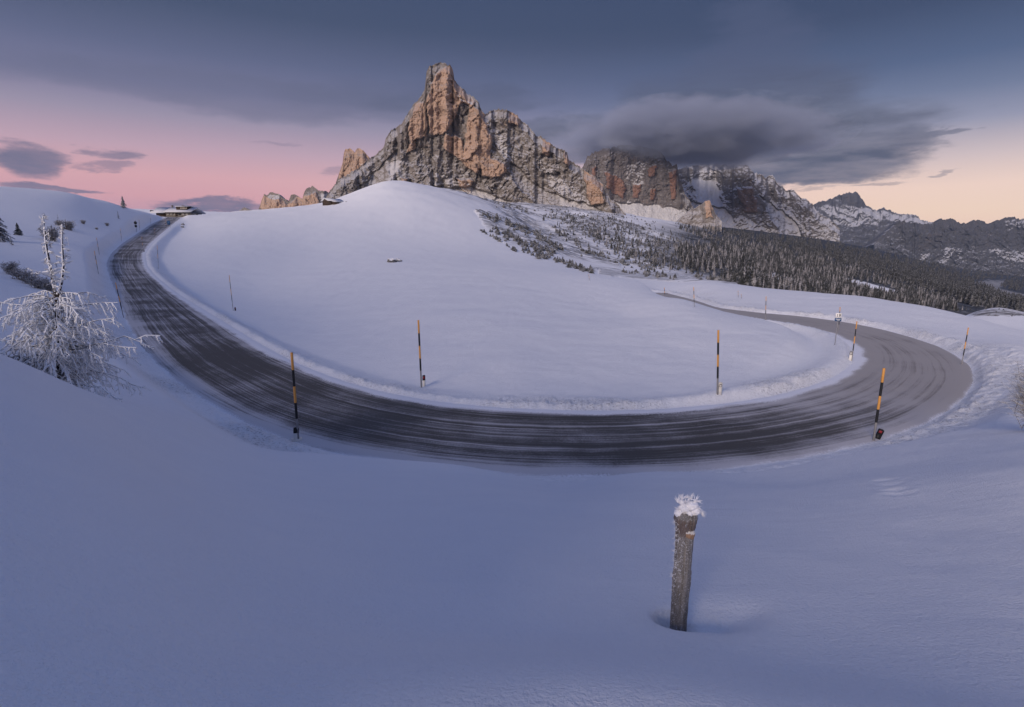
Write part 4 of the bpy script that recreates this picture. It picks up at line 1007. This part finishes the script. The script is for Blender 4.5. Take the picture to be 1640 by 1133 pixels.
tree('lone_spruce', 'tiny dark spruce on the crest right of the pass building', 316, 344.8, 340.5, 1.6, .7, 30, M['needles'], .06)

# ------------------------------------------------------------------ the wood on the valley side
def forest_cone(rs, full=1.0, k=8):
    V, Fc = [], []
    nl = 7
    for i in range(nl):
        f = i/nl; zb = .06 + .90*f; zt = min(1.0, zb + .26 - .07*f); r = .19*full*(1-f)**.85 + .02
        n0 = len(V); V.append((rs.gauss(0,.008), rs.gauss(0,.008), zt))
        a0 = rs.random()*6.28
        for j in range(2*k):
            a_ = a0 + j*math.pi/k; rr = r*(1.0 if j % 2 == 0 else .5)*rs.uniform(.7, 1.25); V.append((rr*math.cos(a_), rr*math.sin(a_), zb + (.0 if j % 2 == 0 else .05) + rs.gauss(0, .012)))
        for j in range(2*k): Fc.append((n0, n0+1+j, n0+1+(j+1) % (2*k)))
    return np.array(V), np.array(Fc)
rs = random.Random(77)
VAR = [forest_cone(rs, f_, k_) for f_, k_ in ((1.0,6),(.8,5),(1.15,6),(.7,5))]
ZONES = [([(1172,400),(1250,392),(1350,424),(1440,456),(1532,488),(1535,500),(1400,481),(1280,472),(1172,464),(1160,430)], 1.0),
         ([(1080,400),(1180,385),(1180,455),(1110,442)], .62), ([(960,352),(1080,372),(1180,385),(1120,445),(1000,418),(935,375)], .16), ([(850,340),(960,352),(990,415),(900,385)], .035),
         ([(1085,366),(1150,356),(1230,385),(1345,424),(1240,396),(1172,402)], .85), ([(1320,410),(1440,450),(1540,485),(1600,500),(1560,470),(1440,425)], .55)]
CLEAR = [[(1350,444),(1385,450),(1415,458),(1444,466),(1440,474),(1405,472),(1370,462)], [(1240,436),(1262,448),(1275,462),(1250,460),(1222,452)], [(1150,452),(1100,440),(1160,428),(1180,440)]]
pts = []
tries = 0
while len(pts) < 6500 and tries < 90000:
    tries += 1
    px, py = rs.uniform(850, 1600), rs.uniform(338, 500)
    p = max([w_ for z_, w_ in ZONES if in_poly(np.array([px]), np.array([py]), z_)[0]] + [0])
    if rs.random() > p: continue
    g = ground(px, py, 215)
    if g[1] > 1500: continue
    v = fbm(g[0]*.013, g[1]*.013, 5.0, 3)
    if v < -.42 + .25*(1-p) and rs.random() < .8: continue
    if any(in_poly(np.array([px]), np.array([py]), z_)[0] for z_ in CLEAR) and rs.random() < .93: continue
    pts.append((g[0], g[1], g[2], px, py, rs.uniform(3.2, 9.0)*(.62 if p < .3 else 1.0)))
# the row along the brow, standing free of the mass
for px, py, h in ((1465,497,7),(1476,498,6),(1488,499,8),(1497,500,6.5),(1508,503,9),(1519,506,8),(1530,508,8),(1196,470,11),(1186,468,12),(1205,470,11),(1178,466,9),(1214,470,8),(1228,471,9),(1420,487,6),(1438,489,7),(1452,492,6),(1300,480,7),(1320,481,8),(1350,484,7)):
    g = ground(px, py - 9, 190); pts.append((g[0], g[1], g[2], px, py, h))
for px, py, h in ((1541,505,4.2),(1547,505,4.0),(1554,505,3.2),(1568,498,2.2)):
    g = ground(px, py - 8, 120); pts.append((g[0], g[1], g[2], px, py, h))
pts.sort(key=lambda q: -q[5]/q[1])
NI = 270
fm = []
for k, (v, f) in enumerate(VAR):
    for pale in (0, 1): fm.append(new_mesh('conifer', v, f, M['forest_pale'] if pale else M['forest'], False))
for i, q in enumerate(pts[:NI]):
    k = rs.randrange(4); pale = rs.random() < .3
    o = obj('conifer', fm[k*2 + pale], category='tree', group='pale rimed conifers on the valley side' if pale else 'dark conifers on the valley side',
        label='pale rimed conifer among the trees covering the valley side below the cliffs' if pale else 'dark snow-dusted conifer among the trees covering the valley side below the cliffs')
    o.location = (q[0], q[1], q[2]-.2); o.scale = (q[5]*rs.uniform(.85, 1.2),)*2 + (q[5],); o.rotation_euler = (0, 0, rs.uniform(0, 6.28))
for pale in (0, 1):
    VV, FF, n0 = [], [], 0
    for i, q in enumerate(pts[NI:]):
        if (i % 10 < 3) != bool(pale): continue
        v, f = VAR[i % 4]; a_ = rs.uniform(0, 6.28); c_, s_ = math.cos(a_), math.sin(a_); w_ = q[5]*rs.uniform(.85, 1.25)
        VV.append(np.stack([(v[:,0]*c_ - v[:,1]*s_)*w_ + q[0], (v[:,0]*s_ + v[:,1]*c_)*w_ + q[1], v[:,2]*q[5] + q[2] - .2], 1)); FF.append(f + n0); n0 += len(v)
    obj('pale_forest' if pale else 'dark_forest', new_mesh('forest', np.vstack(VV), np.vstack(FF), M['forest_pale'] if pale else M['forest'], False), kind='stuff')

rs = random.Random(99)
VV, FF, n0 = [], [], 0
FARZ = [(1120,366),(1200,374),(1300,384),(1400,404),(1500,424),(1640,440),(1640,500),(1560,492),(1440,452),(1340,420),(1240,394)]
v, f = forest_cone(rs, 1.1, 3)
for _ in range(12000):
    px, py = rs.uniform(1120, 1640), rs.uniform(366, 500)
    if not in_poly(np.array([px]), np.array([py]), FARZ)[0] or in_poly(np.array([px]), np.array([py]), [(1558,452),(1590,447),(1612,448),(1602,460),(1625,466),(1660,472),(1660,484),(1622,480),(1588,466)])[0]: continue
    g = ground(px, py, 300)
    if g[1] > 3300 or fbm(g[0]*.006, g[1]*.006, 9.0, 3) < -.5: continue
    a_ = rs.uniform(0, 6.28); c_, s_ = math.cos(a_), math.sin(a_); h = rs.uniform(9, 17); w_ = h*rs.uniform(.9, 1.3)
    VV.append(np.stack([(v[:,0]*c_ - v[:,1]*s_)*w_ + g[0], (v[:,0]*s_ + v[:,1]*c_)*w_ + g[1], v[:,2]*h + g[2] - .3], 1)); FF.append(f + n0); n0 += len(v)
obj('far_forest', new_mesh('far_forest', np.vstack(VV), np.vstack(FF), M['forest'], False), kind='stuff')
# ------------------------------------------------------------------ dwarf pine scrub on the open hillside
bm = bmesh.new(); bmesh.ops.create_icosphere(bm, subdivisions=2, radius=1)
SV = np.array([v.co[:] for v in bm.verts]); SF = np.array([[v.index for v in f.verts] for f in bm.faces]); bm.free()
SVS = [forest_cone(rs, 2.6, 3)[0] for _ in range(5)]; SF = forest_cone(rs, 2.6, 3)[1]
for sd in range(0):
    k = 1 + .55*fbm(SV[:,0]*1.6+sd*7, SV[:,1]*1.6, SV[:,2]*1.6, 3) + .25*perlin(SV[:,0]*4+sd, SV[:,1]*4, SV[:,2]*4)
    SVS.append(SV*k[:, None])
BANDS = [([(789,370),(815,380),(840,392),(870,402),(886,406)],4.0,230),([(772,345),(800,352),(830,366),(850,372),(872,382),(898,402)],3.5,230),([(806,352),(820,362),(845,371),(880,392)],3.0,120),([(838,400),(855,408),(882,412)],2.5,90),
    ([(768,369),(800,386),(828,405)],1.0,40),([(860,412),(900,420),(935,433),(950,436)],2.2,110),([(1000,437),(1040,441),(1080,446)],1.6,60),([(790,322),(830,335),(860,340),(900,352)],5.0,60),([(1120,446),(1150,452),(1175,458)],3.0,50),
    ([(880,370),(905,378),(930,392)],4.0,60),([(905,352),(940,366),(975,385),(1010,405),(1060,430)],9.0,420),([(880,340),(930,350),(980,365),(1040,395),(1090,420)],10.0,520),([(960,345),(1020,365),(1090,395),(1140,430)],12.0,520),
    ([(930,400),(980,415),(1040,432)],4.0,110),([(1085,357),(1110,350),(1150,362)],5.0,140)]
VV, FF, n0 = [], [], 0
for line, sd_, n in BANDS:
    n = int(n*1.35)
    L_ = np.array(line, float); cum = np.r_[0, np.cumsum(np.linalg.norm(np.diff(L_, axis=0), axis=1))]
    for _ in range(n):
        s_ = rs.uniform(0, cum[-1]); px = np.interp(s_, cum, L_[:, 0]) + rs.gauss(0, sd_*.8); py = np.interp(s_, cum, L_[:, 1]) + rs.gauss(0, sd_*.85)
        if fbm(px*.09, py*.22, 3.0, 2) < -.12: continue
        g = ground(px, py, 150)
        if g[1] > 1400: continue
        w_ = rs.uniform(.3, .95)*(1 + g[1]/900)
        v = SVS[rs.randrange(5)]*np.array((w_*rs.uniform(1.6, 3.2), w_*2.2, w_*rs.uniform(1.1, 2.2))); VV.append(v + g - np.array((0,0,.15))); FF.append(SF + n0); n0 += len(v)
for _ in range(14):
    g = ground(rs.uniform(1565, 1640), rs.uniform(496, 508), 100); v = SVS[rs.randrange(5)]*np.array((.7,.6,.4)); VV.append(v + g); FF.append(SF + n0); n0 += len(v)
obj('dwarf_pine_scrub', new_mesh('dwarf_pine_scrub', np.vstack(VV), np.vstack(FF), M['scrub'], False), kind='stuff')
# ------------------------------------------------------------------ sky
def lin(r, g, b):
    f = lambda v: v/12.92 if v <= .04045 else ((v+.055)/1.055)**2.4
    return tuple(f(v/255) for v in (r, g, b))
SUN_AZ, SUN_EL = R(-150), R(20)
world = bpy.data.worlds.new("World"); S.world = world; world.use_nodes = True
wt = world.node_tree; wt.nodes.clear(); t = NT(wt)
out = t.n('ShaderNodeOutputWorld'); bg = t.n('ShaderNodeBackground'); wt.links.new(bg.outputs[0], out.inputs[0])
D = t.n('ShaderNodeTexCoord').outputs['Generated']
sp_ = t.n('ShaderNodeSeparateXYZ', {0: D}); dx, dy, dz = sp_.outputs
ang = t.math('ARCTAN2', dx, dy)
LEFT = [(0,(150,128,158)),(.045,(184,144,166)),(.07,(203,153,166)),(.10,(206,160,172)),(.14,(180,154,177)),(.185,(143,137,166)),(.225,(113,115,147)),(.27,(90,98,130)),(.33,(65,78,107)),(.42,(57,72,104)),(.6,(99,113,160)),(1,(114,130,181))]
RIGHT = [(0,(215,178,166)),(.045,(226,190,174)),(.08,(222,190,180)),(.12,(195,178,184)),(.165,(150,152,174)),(.205,(110,122,151)),(.245,(82,99,132)),(.31,(60,75,105)),(.42,(57,72,104)),(.6,(99,113,160)),(1,(114,130,181))]
L_ = t.ramp(dz, [(p, lin(*(min(255, v*k_) for v, k_ in zip(c_, (1.08, 1.05, .99) if p < .2 else (1.03, 1.02, 1.0))))) for p, c_ in LEFT]); R_ = t.ramp(dz, [(p, lin(*(min(255, v*k_) for v, k_ in zip(c_, (1.16, 1.17, 1.12) if p < .10 else ((1.1, 1.1, 1.06) if p < .13 else (1, 1, 1)))))) for p, c_ in RIGHT])
sky = t.mix(t.step(ang, -.55, .75), L_, R_)
nishita = t.n('ShaderNodeTexSky', sky_type='NISHITA'); nishita.sun_disc = False; nishita.sun_elevation = R(3.0); nishita.sun_rotation = SUN_AZ; nishita.altitude = 2200
ncol = t.mix(1.0, nishita.outputs[0], (.05, .05, .05), 'MULTIPLY')
# behind and to the right the afterglow of the real sky texture takes over
sky = t.mix(t.math('MULTIPLY', t.step(dy, .35, -.2), .6), sky, t.mix(.5, sky, ncol, 'ADD'))
# clouds, far off in the sky dome: direction in (azimuth, height), borders broken by noise
cv = t.n('ShaderNodeCombineXYZ', {0: ang, 1: t.math('MULTIPLY', dz, 3.2), 2: 0.0}).outputs[0]
w1 = t.n('ShaderNodeTexNoise', {'Vector': cv, 'Scale': 5.0, 'Detail': 6.0, 'Roughness': .6}).outputs[1]
w2 = t.n('ShaderNodeTexNoise', {'Vector': cv, 'Scale': 17.0, 'Detail': 4.0, 'Roughness': .6}).outputs[1]
ws = t.n('ShaderNodeSeparateXYZ', {0: w1}); ws2 = t.n('ShaderNodeSeparateXYZ', {0: w2})
aw = t.math('ADD', ang, t.math('ADD', t.math('MULTIPLY', t.math('SUBTRACT', ws.outputs[0], .5), .26), t.math('MULTIPLY', t.math('SUBTRACT', ws2.outputs[0], .5), .05)))
zw = t.math('ADD', dz, t.math('ADD', t.math('MULTIPLY', t.math('SUBTRACT', ws.outputs[1], .5), .075), t.math('MULTIPLY', t.math('SUBTRACT', ws2.outputs[1], .5), .02)))
wisp = t.noise(t.scale(cv, (1, 1.7, 1)), 8.0, 6.0, .6)
BLOBS = [(420,152,400,34,.5),(620,150,190,26,.4),(22,250,92,25,.95),(185,239,55,13,.75),(180,262,48,8,.55),(95,296,95,7,.95),(330,329,90,8,.9),(400,338,90,7,.55),(548,274,30,9,.4),
         (790,165,80,20,.6),(900,212,100,20,.75),(930,246,90,14,.8),(440,228,40,6,.3),
         (1205,215,300,52,1.0),(1150,250,230,38,1.0),(1330,265,150,30,1.0),(1440,232,90,26,.85),(1270,288,100,12,.9),(1530,217,40,6,.7),(1370,300,60,4,.45),
         (1170,150,200,62,.85),(1215,70,105,85,.68),(1090,165,130,45,.6),(1510,283,22,3,.5)]
mask = None
for px, py, rx, ry, st in BLOBS:
    a0, e0 = azel(px, py); z0 = e0/math.sqrt(1+e0*e0)
    a1, _ = azel(px+rx, py); _, e1 = azel(px, py-ry); z1 = e1/math.sqrt(1+e1*e1)
    qa = t.math('DIVIDE', t.math('SUBTRACT', aw, a0), a1-a0); qz = t.math('DIVIDE', t.math('SUBTRACT', zw, z0), z1-z0)
    rr_ = t.math('ADD', t.math('MULTIPLY', qa, qa), t.math('MULTIPLY', qz, qz))
    v = t.math('MULTIPLY', t.step(rr_, 1.5, .25), st)
    mask = v if mask is None else t.math('SUBTRACT', 1.0, t.math('MULTIPLY', t.math('SUBTRACT', 1.0, mask), t.math('SUBTRACT', 1.0, v)))
mask = t.math('MULTIPLY', mask, t.n('ShaderNodeMapRange', {0: wisp, 1: .28, 2: .62, 3: .72, 4: 1.0}).outputs[0])
ccol = t.mix(t.step(wisp, .35, .7), lin(98,103,122), lin(85,90,108))
ccol = t.mix(t.step(dz, .17, .30), ccol, lin(80,90,120))
ccol = t.mix(t.step(ang, -.1, -.4), ccol, lin(97,101,126))
sky = t.mix(t.math('MULTIPLY', mask, t.step(dy, 0.0, .2)), sky, ccol)
ground_c = t.mix(t.step(dz, 0.0, -.06), sky, (.16, .17, .23))
wt.links.new(ground_c, bg.inputs[0]); bg.inputs[1].default_value = 1.0

sl = bpy.data.lights.new('low_sun', 'SUN'); sl.energy = 3.5; sl.angle = R(22); sl.color = (1.0, .82, .69)
so = bpy.data.objects.new('low_sun', sl); COL.objects.link(so)
dirv = Vector((math.sin(SUN_AZ)*math.cos(SUN_EL), math.cos(SUN_AZ)*math.cos(SUN_EL), math.sin(SUN_EL)))
so.rotation_euler = dirv.to_track_quat('Z', 'Y').to_euler()

# the air of the valley
hz = MB(); hz.box((0, 2600, -160), (9500, 7600, 1240))
m = bpy.data.materials.new('haze'); m.use_nodes = True; m.node_tree.nodes.clear(); ht = NT(m.node_tree)
hv = ht.n('ShaderNodeVolumePrincipled', {'Color': (.55, .70, 1.0, 1), 'Density': 2.0e-5, 'Anisotropy': 0.0}); ho = ht.n('ShaderNodeOutputMaterial'); ht.L.new(hv.outputs[0], ho.inputs['Volume'])
obj('haze', hz.mesh('haze', m, False), kind='stuff')
# the cloud that sits on the summits
def cloud(name, px0, px1, py0, py1, d0, d1, dens, seed):
    a, b_ = P(px0, py1, (d0+d1)/2), P(px1, py0, (d0+d1)/2)
    ctr = ((a[0]+b_[0])/2, (d0+d1)/2, (a[2]+b_[2])/2); hs = np.array(((b_[0]-a[0])/2, (d1-d0)/2, (b_[2]-a[2])/2))
    bm = bmesh.new(); bmesh.ops.create_icosphere(bm, subdivisions=3, radius=1.06)
    for v in bm.verts: v.co = Vector(np.array(v.co)*hs)
    me = bpy.data.meshes.new(name); bm.to_mesh(me); bm.free()
    m = bpy.data.materials.new(name); m.use_nodes = True; m.node_tree.nodes.clear(); t = NT(m.node_tree)
    out = t.n('ShaderNodeOutputMaterial'); oc = t.n('ShaderNodeTexCoord').outputs['Object']
    q = t.scale(oc, tuple(1/hs)); r_ = t.n('ShaderNodeVectorMath', {0: q}, operation='LENGTH').outputs['Value']
    n = t.noise(t.n('ShaderNodeVectorMath', {0: t.scale(oc, (.0055, .0055, .014)), 1: (seed, 0, 0)}, operation='ADD').outputs[0], 1.0, 5.0, .62)
    dn = t.math('MULTIPLY', t.step(t.math('SUBTRACT', r_, t.math('MULTIPLY', t.math('SUBTRACT', n, .5), 1.5)), 1.0, .5), dens)
    v = t.n('ShaderNodeVolumePrincipled', {'Color': (.66, .72, .84, 1), 'Density': dn, 'Anisotropy': .2})
    t.L.new(v.outputs[0], out.inputs['Volume']); me.materials.append(m)
    o = obj(name, me, kind='stuff'); o.location = ctr
cloud('summit_cloud', 862, 1340, 176, 268, 1850, 3000, .012, 2.0)
S.cycles.volume_step_rate = .6; S.cycles.volume_max_steps = 128

cam = bpy.data.cameras.new('camera'); cam.sensor_width = 36; cam.lens = 36*F/1640; cam.clip_start = .05; cam.clip_end = 40000
co = bpy.data.objects.new('camera', cam); COL.objects.link(co); co.rotation_euler = (R(90) - PITCH, 0, 0)
S.camera = co
S.view_settings.view_transform = 'Standard'; S.view_settings.look = 'None'; S.view_settings.exposure = 0; S.view_settings.gamma = 1
S.render.engine = 'CYCLES'
S.cycles.use_denoising = True
S.cycles.max_bounces = 7; S.cycles.diffuse_bounces = 5; S.cycles.volume_bounces = 1
S.cycles.use_adaptive_sampling = True; S.cycles.adaptive_threshold = .015
